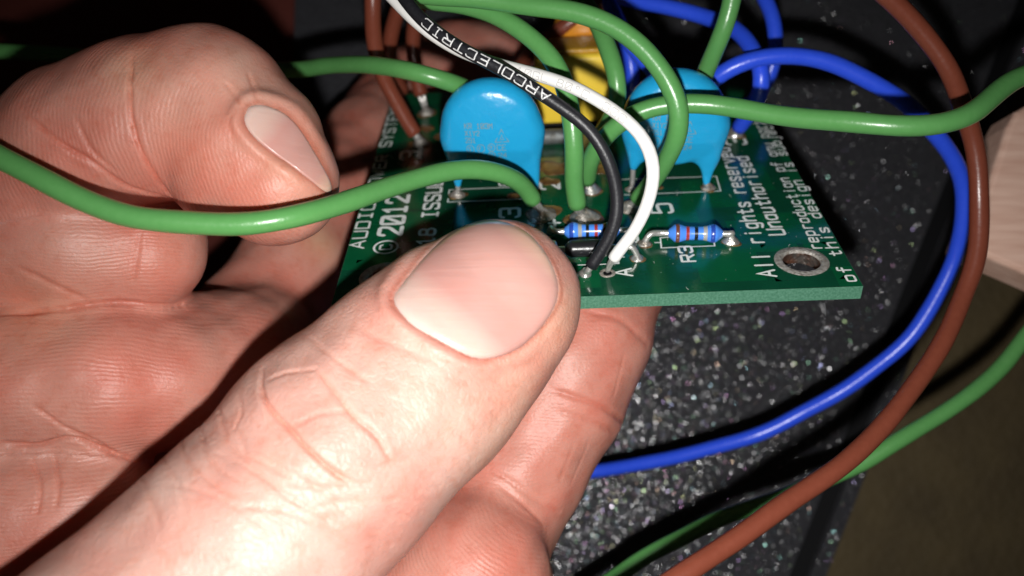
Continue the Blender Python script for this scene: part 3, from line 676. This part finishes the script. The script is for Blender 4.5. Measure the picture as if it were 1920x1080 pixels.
wire('brown_wire', 'brown wire hanging from the top edge down to the left side of the board', 'brown',
     [(702, -70, 107), (699, 0, 108), (700, 50, 110), (706, 95, 112), (720, 150, 114.5), (744, 196, 117), (766, 232, 118.6), (779, 252, 119.2)], BRW, pad=PADS['br1'])
wire('brown_wire', 'brown wire in the middle of the three hanging at the board corner', 'brown',
     [(772, -40, 112), (752, 5, 114), (738, 40, 117), (729, 85, 120), (735, 130, 124), (755, 170, 129)], BRW)
wire('brown_wire', 'brown wire with bright tinned end closest to the printed capacitor', 'brown',
     [(800, -40, 118), (785, 20, 121), (774, 70, 124), (776, 120, 126.5), (784, 160, 128), (790, 178, 128.6)], BRW, pad=PADS['br3'], strands=7)
wire('brown_wire', 'thick brown wire curving down the right side and out at the bottom', 'brown',
     [(1600, -60, 91), (1665, -4, 92), (1722, 52, 93), (1772, 122, 94), (1803, 190, 95.5), (1823, 255, 97), (1836, 324, 98), (1839, 394, 98.5), (1829, 476, 98.5), (1806, 550, 98), (1777, 622, 96.5), (1740, 692, 94.5), (1690, 757, 92.5), (1625, 828, 90), (1540, 900, 87.5), (1440, 970, 85), (1350, 1030, 83), (1267, 1085, 81.5), (1150, 1160, 80)], BRW)
wire('brown_wire', 'short brown wire slanting above the yellow component', 'brown',
     [(1130, 0, 122), (1085, 32, 122), (1045, 60, 123), (1005, 92, 126), (975, 125, 131)], BRW)

#HAND
# ------------------------------------------------------------------ the hand: one continuous skin grown from tapered limbs, nails as parts
# each limb: chain of (u, v, depth, radius in mm); groups meet each other in folds, limbs inside a group flow together
HAND = [
 ('palm', 5.0, 5.0, [[(100, 1040, 118, 19), (560, 1290, 114, 24)], [(560, 1290, 114, 22), (860, 1120, 106, 12)], [(-80, 560, 110, 14), (130, 900, 112, 17)], [(130, 900, 114, 15), (480, 700, 116, 8)]]),
 ('lump_c', 1.0, 2.2, [[(-90, 985, 89.5, 10), (150, 965, 91.5, 8.6)]]),
 ('lump_b', 1.0, 2.2, [[(-90, 718, 91, 9.4), (200, 712, 92.5, 8.2), (310, 712, 95.5, 7.5), (440, 690, 103, 8.0)]]),
 ('lump_a', 1.5, 2.0, [[(-90, 430, 92, 8.6), (150, 455, 92.5, 7.6), (268, 468, 94, 6.8)]]),
 ('middle', 1.5, 4.0, [[(380, 760, 116, 9.5), (465, 628, 116, 8.2), (555, 500, 122, 8.0), (630, 363, 132, 7.8), (687, 276, 141, 7.7), (756, 168, 157, 7.2), (850, 112, 160, 6.8), (940, 98, 161, 6.4)]]),
 ('ring', 1.2, 1.0, [[(850, 1060, 99, 9.4), (918, 952, 101, 8.4)], [(918, 952, 101, 8.3), (960, 890, 101, 8.0), (1043, 745, 102, 8.0)], [(1043, 745, 102, 7.9), (1070, 680, 102, 7.9), (1098, 620, 103, 7.8)], [(1098, 620, 103, 7.8), (1133, 515, 108, 7.6), (1185, 400, 121, 7.4)]]),
 ('lump_d', 1.5, 2.4, [[(884, 1075, 93, 8.6), (760, 1190, 95, 12)]]),
 ('web', 1.0, 3.5, [[(330, 645, 101, 6.0), (480, 655, 109, 7.5)]]),
 ('index', 1.6, 1.0, [[(-40, 420, 95, 8.9), (50, 335, 91, 7.9), (150, 268, 88.5, 7.6)], [(150, 268, 88.5, 7.6), (270, 228, 88.5, 8.15), (388, 205, 88.5, 8.0)], [(388, 205, 88.5, 8.0), (470, 280, 87.8, 7.2), (527, 348, 87, 5.85)], [(445, 325, 88, 6.4), (500, 360, 87.5, 5.1)]]),
 ('thumb', 1.8, .7, [[(930, 570, 82.5, 8.1), (850, 645, 82, 9.1), (770, 725, 81, 9.95), (640, 838, 78.5, 10.4), (478, 1022, 75, 10.4), (170, 1295, 70, 11.0)]]),
]
def C3(u, v, z): return ray(u, v)*z
def smin(a, b, k):
    t = np.clip(.5+.5*(b-a)/k, 0, 1); return b*(1-t)+a*t-k*t*(1-t)
def seg_sdf(p, A, ra, B, rb):
    ab = B-A; t = np.clip(((p-A)@ab)/(ab@ab), 0, 1).astype(p.dtype)
    return np.sqrt(((p-A-t[:, None]*ab)**2).sum(1))-(ra+(rb-ra)*t)
GROUPS = []
for nm, kin, kout, chains in HAND:
    segs = []
    for ch in chains:
        for a, b in zip(ch[:-1], ch[1:]): segs.append((C3(*a[:3]).astype(np.float32), np.float32(a[3]), C3(*b[:3]).astype(np.float32), np.float32(b[3])))
    GROUPS.append((nm, kin, kout, segs))
def group_d(p, g):
    d = None
    for s in g[3]:
        e = seg_sdf(p, *s); d = e if d is None else smin(d, e, g[1])
    if g[0] == 'thumb':                    # flatter over the nail bed
        q = p-C3(860, 560, 73).astype(np.float32); w = np.exp(-(q**2).sum(1)/60.); d = d+.35*w
    return d
def sdf(p):
    p = np.asarray(p, np.float32); tot = None
    for g in GROUPS:
        d = group_d(p, g); tot = d if tot is None else smin(tot, d, g[2])
    return tot
def sdf_grad(p):
    e = .25; return np.stack([sdf(p+np.eye(3)[i]*e)-sdf(p-np.eye(3)[i]*e) for i in range(3)], 1)
def hit(uv):
    """first skin point met along sight lines; grazing ones are pulled onto the skin"""
    d = np.array([ray(*q) for q in uv]); d /= np.linalg.norm(d, axis=1)[:, None]; t = np.full(len(d), 50.0); best = np.full(len(d), 1e9); bt = t.copy()
    for _ in range(90):
        s = sdf(d*t[:, None]); m = s < best; best[m] = s[m]; bt[m] = t[m]
        t = t+np.maximum(np.where(s > .01, s, 0), 0)*.8
    p = d*bt[:, None]
    for _ in range(4):
        g = sdf_grad(p); g /= np.linalg.norm(g, axis=1)[:, None]+1e-9; p = p-g*sdf(p)[:, None]
    return p, g

def skin_mesh():
    h = .46; lo = np.array([-66., -66., -172.]); hi = np.array([26., 52., -52.])
    ax = [np.arange(lo[i], hi[i], h, dtype=np.float32) for i in range(3)]
    bs_ = 8; ns = [-(-len(a)//bs_) for a in ax]; ax = [lo[i]+h*np.arange(ns[i]*bs_, dtype=np.float32) for i in range(3)]
    D = np.full([len(a) for a in ax], 9, np.float32); off8 = (np.arange(bs_)-3.5)*h
    cc = np.stack(np.meshgrid(*[a.reshape(-1, bs_).mean(1) for a in ax], indexing='ij'), -1).reshape(-1, 3); dc = sdf(cc); rad = bs_*h*.9+.6
    loc = np.stack(np.meshgrid(off8, off8, off8, indexing='ij'), -1).reshape(-1, 3)
    D8 = np.repeat(np.repeat(np.repeat(dc.reshape(ns), bs_, 0), bs_, 1), bs_, 2); D[:] = D8; act = np.where(np.abs(dc) < rad)[0]   # only blocks the skin passes through
    for c0 in range(0, len(act), 400):
        part = act[c0:c0+400]; val = sdf((cc[part][:, None, :]+loc[None]).reshape(-1, 3)).reshape(-1, bs_, bs_, bs_)
        for k, b in enumerate(part):
            i, j, l = np.unravel_index(b, ns); D[i*bs_:i*bs_+bs_, j*bs_:j*bs_+bs_, l*bs_:l*bs_+bs_] = val[k]
    D[0] = D[-1] = 9; D[:, 0] = D[:, -1] = 9; D[:, :, 0] = D[:, :, -1] = 9
    v, q = surface_nets(D, lo, h); v = relax(v, q, 2, .5)
    # one subdivision of every quad
    n = len(v); e = np.sort(np.stack([q, np.roll(q, -1, 1)], 2).reshape(-1, 2), 1); key = e[:, 0]*n+e[:, 1]; uk, inv = np.unique(key, return_inverse=True)
    em = (v[uk//n]+v[uk % n])/2; fm = v[q].mean(1); ei = inv.reshape(-1, 4)+n; fi = np.arange(len(q))+n+len(uk)
    v2 = np.vstack([v, em, fm]); f2 = np.vstack([np.stack([q[:, k], ei[:, k], fi, ei[:, (k+3) % 4]], 1) for k in range(4)])
    return relax(v2, f2, 3, .5), f2

def vnormals(v, f):
    a = v[f[:, 2]]-v[f[:, 0]]; b = v[f[:, 3]]-v[f[:, 1]]; fn = np.cross(a, b); n = np.zeros_like(v)
    for k in range(4):
        for c in range(3): n[:, c] += np.bincount(f[:, k], fn[:, c], len(v))
    return n/(np.linalg.norm(n, axis=1)[:, None]+1e-12)

# folds and wrinkles: (points on the photographed skin, half width mm, depth mm)
CREASE = [
 ([(490, 690), (488, 728), (505, 765), (540, 802), (578, 842), (625, 885), (668, 908)], .32, .42),
 ([(575, 625), (600, 650), (640, 680), (690, 715)], .30, .16), ([(592, 690), (625, 730), (665, 782), (708, 820), (732, 862)], .34, .28), ([(500, 712), (540, 697), (590, 692)], .25, .16),
 ([(410, 752), (415, 790), (430, 830), (470, 872), (522, 912)], .20, .16), ([(375, 778), (380, 830), (402, 872), (452, 905)], .18, .14), ([(340, 802), (345, 850), (380, 892), (430, 930)], .18, .13),
 ([(455, 825), (460, 850), (500, 872), (560, 905)], .22, .16), ([(480, 842), (540, 882), (620, 932), (655, 962)], .22, .15), ([(420, 852), (500, 902), (560, 945), (640, 985)], .2, .13),
 ([(445, 735), (452, 770), (440, 800)], .16, .12), ([(395, 760), (440, 805), (455, 825)], .16, .12), ([(520, 905), (620, 915), (700, 905)], .25, .14), ([(560, 960), (650, 940), (760, 935)], .25, .12),
 ([(360, 790), (400, 850), (420, 852)], .16, .10), ([(300, 850), (330, 900), (350, 960)], .2, .10), ([(260, 880), (280, 930), (300, 990)], .2, .10), ([(310, 905), (400, 930), (500, 990)], .2, .10),
 ([(545, 800), (600, 775), (650, 770)], .2, .10), ([(440, 950), (540, 960), (650, 1010)], .25, .12),
 ([(660, 600), (690, 625), (750, 650), (820, 680)], .5, .10), ([(700, 880), (735, 870), (770, 860)], .25, .10),
 # curled finger
 ([(246, 100), (243, 150), (246, 220), (265, 282), (300, 342), (332, 378)], .24, .42), ([(38, 205), (105, 262), (175, 303), (240, 350), (330, 374)], .36, .30), ([(140, 215), (170, 275), (215, 320)], .3, .18),
 ([(420, 150), (440, 175), (452, 205)], .3, .15), ([(465, 130), (475, 160), (480, 185)], .3, .15), ([(440, 260), (430, 230), (445, 205)], .25, .12),
 # palm side folds
 ([(0, 590), (90, 583), (200, 568), (280, 570), (340, 572)], .5, .35), ([(0, 832), (70, 835), (130, 822), (180, 838), (250, 862)], .45, .5), ([(60, 760), (120, 800), (200, 838)], .35, .22), ([(100, 848), (110, 900), (105, 950)], .3, .2), ([(60, 860), (75, 910), (70, 960)], .3, .2),
 ([(30, 500), (90, 530), (160, 560)], .5, .18), ([(265, 430), (255, 490), (250, 530)], .4, .12),
 # supporting finger
 ([(1100, 584), (1160, 600), (1215, 645)], .6, .16), ([(1030, 730), (1090, 748), (1140, 770), (1180, 800)], .5, .26), ([(1040, 770), (1095, 785), (1155, 812)], .5, .14), ([(915, 880), (955, 900), (1000, 935), (1050, 960)], .5, .14), ([(930, 905), (980, 945), (1020, 985)], .5, .12),
 ([(1172, 660), (1160, 700), (1150, 740)], .3, .07), ([(1075, 830), (1062, 865), (1050, 900)], .3, .07), ([(1105, 820), (1090, 865), (1070, 910)], .3, .06),
]
# short fine lines along the shaded side of the thumb
_r = random.Random(5)
for k in range(60):
    t = _r.random(); bx, by = 1015-255*t, 730+305*t; l = _r.uniform(14, 44); o_ = _r.uniform(4, 55); sl = _r.uniform(.35, .75)
    CREASE.append(([(bx-o_, by-o_*.3), (bx-o_-l*.5, by-o_*.3-l*sl*.45), (bx-o_-l, by-o_*.3-l*sl)], .16, _r.uniform(.02, .06)))
NAIL_T = [(722, 567), (757, 520), (798, 470), (842, 431), (888, 411), (935, 406), (985, 424), (1024, 464), (1048, 512), (1054, 550), (1040, 588), (1005, 632), (965, 662), (905, 677), (850, 658), (788, 622)]
NAIL_I = [(458, 205), (454, 228), (474, 257), (510, 287), (547, 313), (586, 342), (608, 360), (622, 364), (627, 352), (612, 322), (588, 281), (563, 240), (533, 208), (493, 193), (470, 194)]
def smooth_poly(p, it=2):
    p = np.array(p, float)
    for _ in range(it):
        a = p; b = np.roll(p, -1, 0); p = np.stack([a*.75+b*.25, a*.25+b*.75], 1).reshape(-1, 2)
    return p
def poly_sd(pt, poly):
    """signed distance in the picture plane: negative inside"""
    a = poly; b = np.roll(poly, -1, 0); best = np.full(len(pt), 1e9); ins = np.zeros(len(pt), bool)
    for (ax, ay), (bx, by) in zip(a, b):
        ex, ey = bx-ax, by-ay; t = np.clip(((pt[:, 0]-ax)*ex+(pt[:, 1]-ay)*ey)/(ex*ex+ey*ey+1e-9), 0, 1)
        best = np.minimum(best, np.hypot(pt[:, 0]-ax-t*ex, pt[:, 1]-ay-t*ey))
        c = ((ay > pt[:, 1]) != (by > pt[:, 1])) & (pt[:, 0] < (bx-ax)*(pt[:, 1]-ay)/(by-ay+1e-12)+ax); ins ^= c
    return np.where(ins, -best, best)

def skin_mat():
    m = bpy.data.materials.new('skin'); m.use_nodes = True; nt = m.node_tree; b = nt.nodes['Principled BSDF']; L_ = nt.links.new
    def N(t, **k):
        n = nt.nodes.new('ShaderNode'+t)
        for a, x in k.items(): setattr(n, a, x)
        return n
    def attr(nm): n = N('Attribute'); n.attribute_name = nm; return n
    tc = N('TexCoord'); tint = attr('tint'); cre = attr('crease'); ph = attr('phase'); am = attr('ridge'); dor = attr('dorsal')
    n1 = N('TexNoise'); n1.inputs['Scale'].default_value = 1.1; n1.inputs['Detail'].default_value = 5; n1.inputs['Roughness'].default_value = .55; L_(tc.outputs['Object'], n1.inputs['Vector'])
    r1 = N('MapRange'); r1.inputs[1].default_value = .35; r1.inputs[2].default_value = .68; L_(n1.outputs[0], r1.inputs[0])
    red = N('Mix', data_type='RGBA', blend_type='MULTIPLY'); L_(r1.outputs[0], red.inputs[0]); L_(tint.outputs['Color'], red.inputs[6]); red.inputs[7].default_value = (1.0, .70, .66, 1)
    n2 = N('TexNoise'); n2.inputs['Scale'].default_value = 9; n2.inputs['Detail'].default_value = 4; L_(tc.outputs['Object'], n2.inputs['Vector'])
    r2 = N('MapRange'); r2.inputs[1].default_value = .5; r2.inputs[2].default_value = .75; r2.inputs[4].default_value = .9; L_(n2.outputs[0], r2.inputs[0])
    mot = N('Mix', data_type='RGBA', blend_type='MULTIPLY'); L_(r2.outputs[0], mot.inputs[0]); L_(red.outputs[2], mot.inputs[6]); mot.inputs[7].default_value = (.93, .80, .74, 1)
    cm = N('Mix', data_type='RGBA', blend_type='MULTIPLY'); L_(cre.outputs['Fac'], cm.inputs[0]); L_(mot.outputs[2], cm.inputs[6]); cm.inputs[7].default_value = (.74, .50, .43, 1)  # folds redder, with fold shade put into the colour; nail rims dirty
    L_(cm.outputs[2], b.inputs['Base Color'])
    # friction ridges
    wv = N('Math', operation='MULTIPLY'); wv.inputs[1].default_value = 2*math.pi/.42; nd = N('TexNoise'); nd.inputs['Scale'].default_value = 1.4; nd.inputs['Detail'].default_value = 3; L_(tc.outputs['Object'], nd.inputs['Vector'])
    ns = N('Math', operation='MULTIPLY_ADD'); ns.inputs[1].default_value = 1.6; L_(nd.outputs[0], ns.inputs[0]); L_(ph.outputs['Fac'], ns.inputs[2]); L_(ns.outputs[0], wv.inputs[0])
    sn = N('Math', operation='SINE'); L_(wv.outputs[0], sn.inputs[0])
    brk = N('TexNoise'); brk.inputs['Scale'].default_value = 6; L_(tc.outputs['Object'], brk.inputs['Vector']); bm = N('MapRange'); bm.inputs[1].default_value = .3; bm.inputs[2].default_value = .7; bm.inputs[3].default_value = .25; L_(brk.outputs[0], bm.inputs[0])
    s2 = N('Math', operation='MULTIPLY'); L_(sn.outputs[0], s2.inputs[0]); L_(am.outputs['Fac'], s2.inputs[1]); s3 = N('Math', operation='MULTIPLY'); L_(s2.outputs[0], s3.inputs[0]); L_(bm.outputs[0], s3.inputs[1])
    b1 = N('Bump'); b1.inputs['Strength'].default_value = .5; b1.inputs['Distance'].default_value = .0038; L_(s3.outputs[0], b1.inputs['Height'])
    # pores and the net of fine lines on dorsal skin
    vo = N('TexVoronoi', feature='DISTANCE_TO_EDGE'); vo.inputs['Scale'].default_value = 13; vw = N('TexNoise'); vw.inputs['Scale'].default_value = 4; L_(tc.outputs['Object'], vw.inputs['Vector'])
    va = N('VectorMath', operation='MULTIPLY_ADD'); L_(vw.outputs['Color'], va.inputs[0]); va.inputs[1].default_value = (.25, .25, .25); L_(tc.outputs['Object'], va.inputs[2]); vp = N('Mapping'); vp.vector_type = 'TEXTURE'; vp.inputs['Rotation'].default_value = (0, 0, math.radians(41)); vp.inputs['Scale'].default_value = (.62, 1.35, 1); L_(va.outputs[0], vp.inputs[0]); L_(vp.outputs[0], vo.inputs['Vector'])
    vr = N('MapRange'); vr.inputs[1].default_value = 0; vr.inputs[2].default_value = .12; L_(vo.outputs['Distance'], vr.inputs[0])
    inv = N('Math', operation='MULTIPLY_ADD'); inv.inputs[1].default_value = .82; inv.inputs[2].default_value = .18; L_(dor.outputs['Fac'], inv.inputs[0]); vm = N('Math', operation='MULTIPLY'); L_(vr.outputs[0], vm.inputs[0]); L_(inv.outputs[0], vm.inputs[1])
    b2 = N('Bump'); b2.inputs['Strength'].default_value = .4; b2.inputs['Distance'].default_value = .0065; L_(vm.outputs[0], b2.inputs['Height']); L_(b1.outputs[0], b2.inputs['Normal'])
    n3 = N('TexNoise'); n3.inputs['Scale'].default_value = 34; n3.inputs['Detail'].default_value = 4; L_(tc.outputs['Object'], n3.inputs['Vector'])
    b3 = N('Bump'); b3.inputs['Strength'].default_value = .5; b3.inputs['Distance'].default_value = .010; L_(n3.outputs[0], b3.inputs['Height']); L_(b2.outputs[0], b3.inputs['Normal']); L_(b3.outputs[0], b.inputs['Normal'])
    b.inputs['Roughness'].default_value = .46; b.inputs['Specular IOR Level'].default_value = .42
    b.inputs['Subsurface Weight'].default_value = .6; b.inputs['Subsurface Radius'].default_value = (1.0, .36, .2); b.inputs['Subsurface Scale'].default_value = .09
    b.subsurface_method = 'BURLEY'
    return m

def hand():
    v, f = skin_mesh(); nrm = vnormals(v, f); uv = np.stack([960+F*v[:, 0]/-v[:, 2], 540-F*v[:, 1]/-v[:, 2]], 1)
    def waves(p, s, seed):
        r = np.random.default_rng(seed); o = np.zeros(len(p))
        for _ in range(7): k = r.normal(size=3)/s; o += np.sin(p@k+r.uniform(0, 6.28))
        return o/7
    disp = np.zeros(len(v)); crease = np.zeros(len(v))
    ds = {g[0]: group_d(v.astype(np.float32), g) for g in GROUPS}; names = list(ds); DM = np.stack([ds[n] for n in names]); own = np.argmin(DM, 0)
    facing = (nrm*v).sum(1) < 0
    curves = [catmull(np.array([(a, b, 0) for a, b in pts], float), 8)[:, :2] for pts, w, dep in CREASE]; cuts = np.cumsum([len(c) for c in curves])[:-1]
    for (pts, w, dep), c3 in zip(CREASE, np.split(hit(np.vstack(curves))[0], cuts)):
        w = max(.17, w*.6); m = np.where(((v > c3.min(0)-2) & (v < c3.max(0)+2)).all(1) & facing)[0]
        best = np.full(len(m), 9.0); tt = np.zeros(len(m)); k = len(c3)
        for i in range(k-1):
            a, b = c3[i], c3[i+1]; ab = b-a; L2 = ab@ab+1e-9
            if L2 > 25: continue
            t = np.clip(((v[m]-a)@ab)/L2, 0, 1); d = np.linalg.norm(v[m]-a-t[:, None]*ab, axis=1); s = d < best; best[s] = d[s]; tt[s] = (i+t[s])/k
        best = np.abs(best+.10*waves(v[m], .55, 21)); fade = np.clip(np.minimum(tt, 1-tt)*6+.15, 0, 1)
        gsn = np.exp(-(best/w)**2)*fade; disp[m] -= dep*gsn; disp[m] += dep*.10*np.exp(-((best-2.2*w)/(1.5*w))**2)*fade
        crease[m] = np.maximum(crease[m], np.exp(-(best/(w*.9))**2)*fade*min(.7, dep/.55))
    # nail beds sink under the nails, the folds swell round them
    for poly, gi in ((NAIL_T, 'thumb'), (NAIL_I, 'index')):
        pp = smooth_poly(poly); m = np.where((names.index(gi) == own) & facing & (uv[:, 0] > pp[:, 0].min()-60) & (uv[:, 0] < pp[:, 0].max()+60) & (uv[:, 1] > pp[:, 1].min()-60) & (uv[:, 1] < pp[:, 1].max()+60))[0]
        sd = poly_sd(uv[m], pp)/20.0                       # about mm
        disp[m] -= .50*np.clip((-sd-.22)/.5, 0, 1)
        tip = np.array([1000, 440]) if gi == 'thumb' else np.array([625, 360]); dt = np.linalg.norm(uv[m]-tip, axis=1)
        disp[m] += .38*np.exp(-((sd-.75)/.6)**2)*np.clip((dt-140)/160 if gi == 'thumb' else (dt-30)/60, 0, 1)*(sd > 0)
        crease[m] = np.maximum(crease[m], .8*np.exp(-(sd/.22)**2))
    # slow swells so that no limb is a plain cone
    disp += .32*waves(v, 3.2, 3)+.12*waves(v, 1.1, 4)
    v = v+nrm*disp[:, None]
    # colour of the skin itself: reddish palm side, paler back of the thumb, pink nail fold
    wt = 1/(1+np.exp(-np.clip((np.delete(DM, names.index('thumb'), 0).min(0)-ds['thumb'])/.6, -40, 40)))
    palm_c = np.array([.485, .222, .170]); back_c = np.array([.54, .33, .275])
    tint = palm_c+(back_c-palm_c)*wt[:, None]
    blobs = [(720, 600, 4.0, (.66, .30, .235), .7), (800, 700, 5, (.68, .35, .28), .5), (1060, 600, 4, (.58, .34, .23), .6), (980, 730, 4.5, (.60, .35, .25), .5), (600, 450, 3, (.58, .33, .20), .6), (360, 260, 5, (.60, .19, .12), .4), (290, 470, 4, (.60, .18, .12), .45), (430, 120, 6, (.60, .35, .27), .7),
             (250, 120, 3, (.62, .37, .25), .5), (540, 300, 4, (.62, .35, .25), .4), (930, 850, 5, (.58, .35, .25), .5), (60, 590, 5, (.60, .31, .2), .5), (560, 320, 5, (.62, .39, .28), .3)]
    for (u, w_, r, c, amt), p in zip(blobs, hit([b[:2] for b in blobs])[0]):
        g = amt*np.exp(-((v-p)**2).sum(1)/(r*r)); tint = tint*(1-g[:, None])+np.array(c)*g[:, None]
    tint *= (1+.10*waves(v, 2.0, 8))[:, None]
    # friction ridge flow (mm), concentric on the pads, across the finger elsewhere
    phase = np.zeros(len(v)); ridge = np.zeros(len(v)); x, y = v[:, 0], v[:, 1]
    def cen(u, w_, z): p = C3(u, w_, z); return p[0], p[1]
    for nm, (cu, cv, cz), sx, sy, amt in (('index', (640, 300, 85), 1, 1, 1.0), ('lump_a', (150, 900, 92), .25, 1, .9), ('lump_b', (120, 960, 92), .45, 1, 1.0), ('lump_c', (100, 1500, 92), .4, 1, .9), ('ring', (950, 1900, 100), .3, 1, .45), ('lump_d', (1060, 840, 92), 1, 1, 1.0), ('middle', (200, 1400, 110), 1, 1, .5), ('palm', (0, 1600, 110), 1, 1, .5)):
        m = own == names.index(nm); cx, cy = cen(cu, cv, cz); phase[m] = np.sqrt((sx*(x[m]-cx))**2+(sy*(y[m]-cy))**2); ridge[m] = amt
    for (u, w_, r), p in zip(((560, 230, 5.5), (470, 90, 6.5), (330, 60, 5), (600, 270, 5)), hit([(545, 235), (470, 110), (330, 80), (600, 290)])[0]): ridge *= 1-.9*np.exp(-((v-p)**2).sum(1)/(r*r))
    ridge *= np.clip(.72+.5*waves(v, 2.4, 11), .15, 1); phase += .9*waves(v, 4.5, 12)+.25*waves(v, 1.6, 13)
    ridge *= 1-np.clip(crease*1.2, 0, 1)
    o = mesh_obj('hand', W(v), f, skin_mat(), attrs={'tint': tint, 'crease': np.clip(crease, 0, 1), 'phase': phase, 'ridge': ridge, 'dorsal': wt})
    props(o, 'bare hand holding the green circuit board, thumb on top and one finger curled', 'hand')
    # nails
    for poly, prox, dist in ((NAIL_T, (820, 640), (1010, 440)), (NAIL_I, (465, 225), (622, 358))):
        pp = smooth_poly(poly, 2); c = pp.mean(0); nr = 14; rr = np.sqrt(np.linspace(0, 1, nr+1)[1:]); rr[-1] = 1
        uvn = np.vstack([c[None]]+[c+r*(pp-c) for r in rr]); p3, g3 = hit(uvn); n = len(pp)
        off = np.concatenate([[.16]]+[np.full(n, .16-.34*max(0, (r-.88)/.12)**2) for r in rr]); top = p3+g3*off[:, None]
        bot = p3-g3*.55; vv = np.vstack([top, bot[-n:]]); fs = [(0, 1+(k+1) % n, 1+k) for k in range(n)]
        for i in range(nr-1):
            for k in range(n): a = 1+i*n; fs.append((a+k, a+(k+1) % n, a+n+(k+1) % n, a+n+k))
        a = 1+(nr-1)*n; b = 1+nr*n
        for k in range(n): fs.append((a+k, a+(k+1) % n, b+(k+1) % n, b+k))
        ax = np.array(dist, float)-np.array(prox, float); al = ((np.vstack([uvn, uvn[-n:]])-np.array(prox))@ax)/(ax@ax)
        nm_ = bpy.data.materials.new('nail'); nm_.use_nodes = True; nt = nm_.node_tree; bs = nt.nodes['Principled BSDF']
        at = nt.nodes.new('ShaderNodeAttribute'); at.attribute_name = 'along'; cr = nt.nodes.new('ShaderNodeValToRGB'); e = cr.color_ramp.elements
        e[0].position = 0; e[0].color = (.64, .51, .455, 1); e[1].position = 1; e[1].color = (.62, .47, .36, 1)
        for ps, cc in ((.14, (.60, .45, .395, 1)), (.30, (.53, .305, .27, 1)), (.82, (.53, .32, .28, 1)), (.92, (.62, .44, .345, 1))): q = e.new(ps); q.color = cc
        nt.links.new(at.outputs['Fac'], cr.inputs[0]); nz = nt.nodes.new('ShaderNodeTexNoise'); nz.inputs['Scale'].default_value = 2.6; nz.inputs['Detail'].default_value = 5
        mz = nt.nodes.new('ShaderNodeMix'); mz.data_type = 'RGBA'; mz.blend_type = 'MULTIPLY'; mz.inputs[7].default_value = (1, .80, .76, 1); nt.links.new(nz.outputs[0], mz.inputs[0]); nt.links.new(cr.outputs[0], mz.inputs[6]); nt.links.new(mz.outputs[2], bs.inputs['Base Color'])
        bs.inputs['Roughness'].default_value = .30; bs.inputs['Coat Weight'].default_value = .35; bs.inputs['Coat Roughness'].default_value = .12; bs.inputs['Subsurface Weight'].default_value = .4; bs.inputs['Subsurface Radius'].default_value = (1, .5, .35); bs.inputs['Subsurface Scale'].default_value = .1
        tc = nt.nodes.new('ShaderNodeTexCoord'); wv = nt.nodes.new('ShaderNodeTexNoise'); mp = nt.nodes.new('ShaderNodeMapping'); mp.inputs['Rotation'].default_value = (0, 0, -.73); mp.inputs['Scale'].default_value = (1, 14, 1)
        wv.inputs['Scale'].default_value = 1.5; nt.links.new(tc.outputs['Object'], mp.inputs[0]); nt.links.new(mp.outputs[0], wv.inputs['Vector']); bp = nt.nodes.new('ShaderNodeBump'); bp.inputs['Strength'].default_value = .4; bp.inputs['Distance'].default_value = .010
        nt.links.new(wv.outputs[0], bp.inputs['Height']); nt.links.new(bp.outputs[0], bs.inputs['Normal'])
        ch = mesh_obj('nail', W(vv), [t[::-1] for t in fs], nm_, o, attrs={'along': al}); ch.location = -o.location
hand()
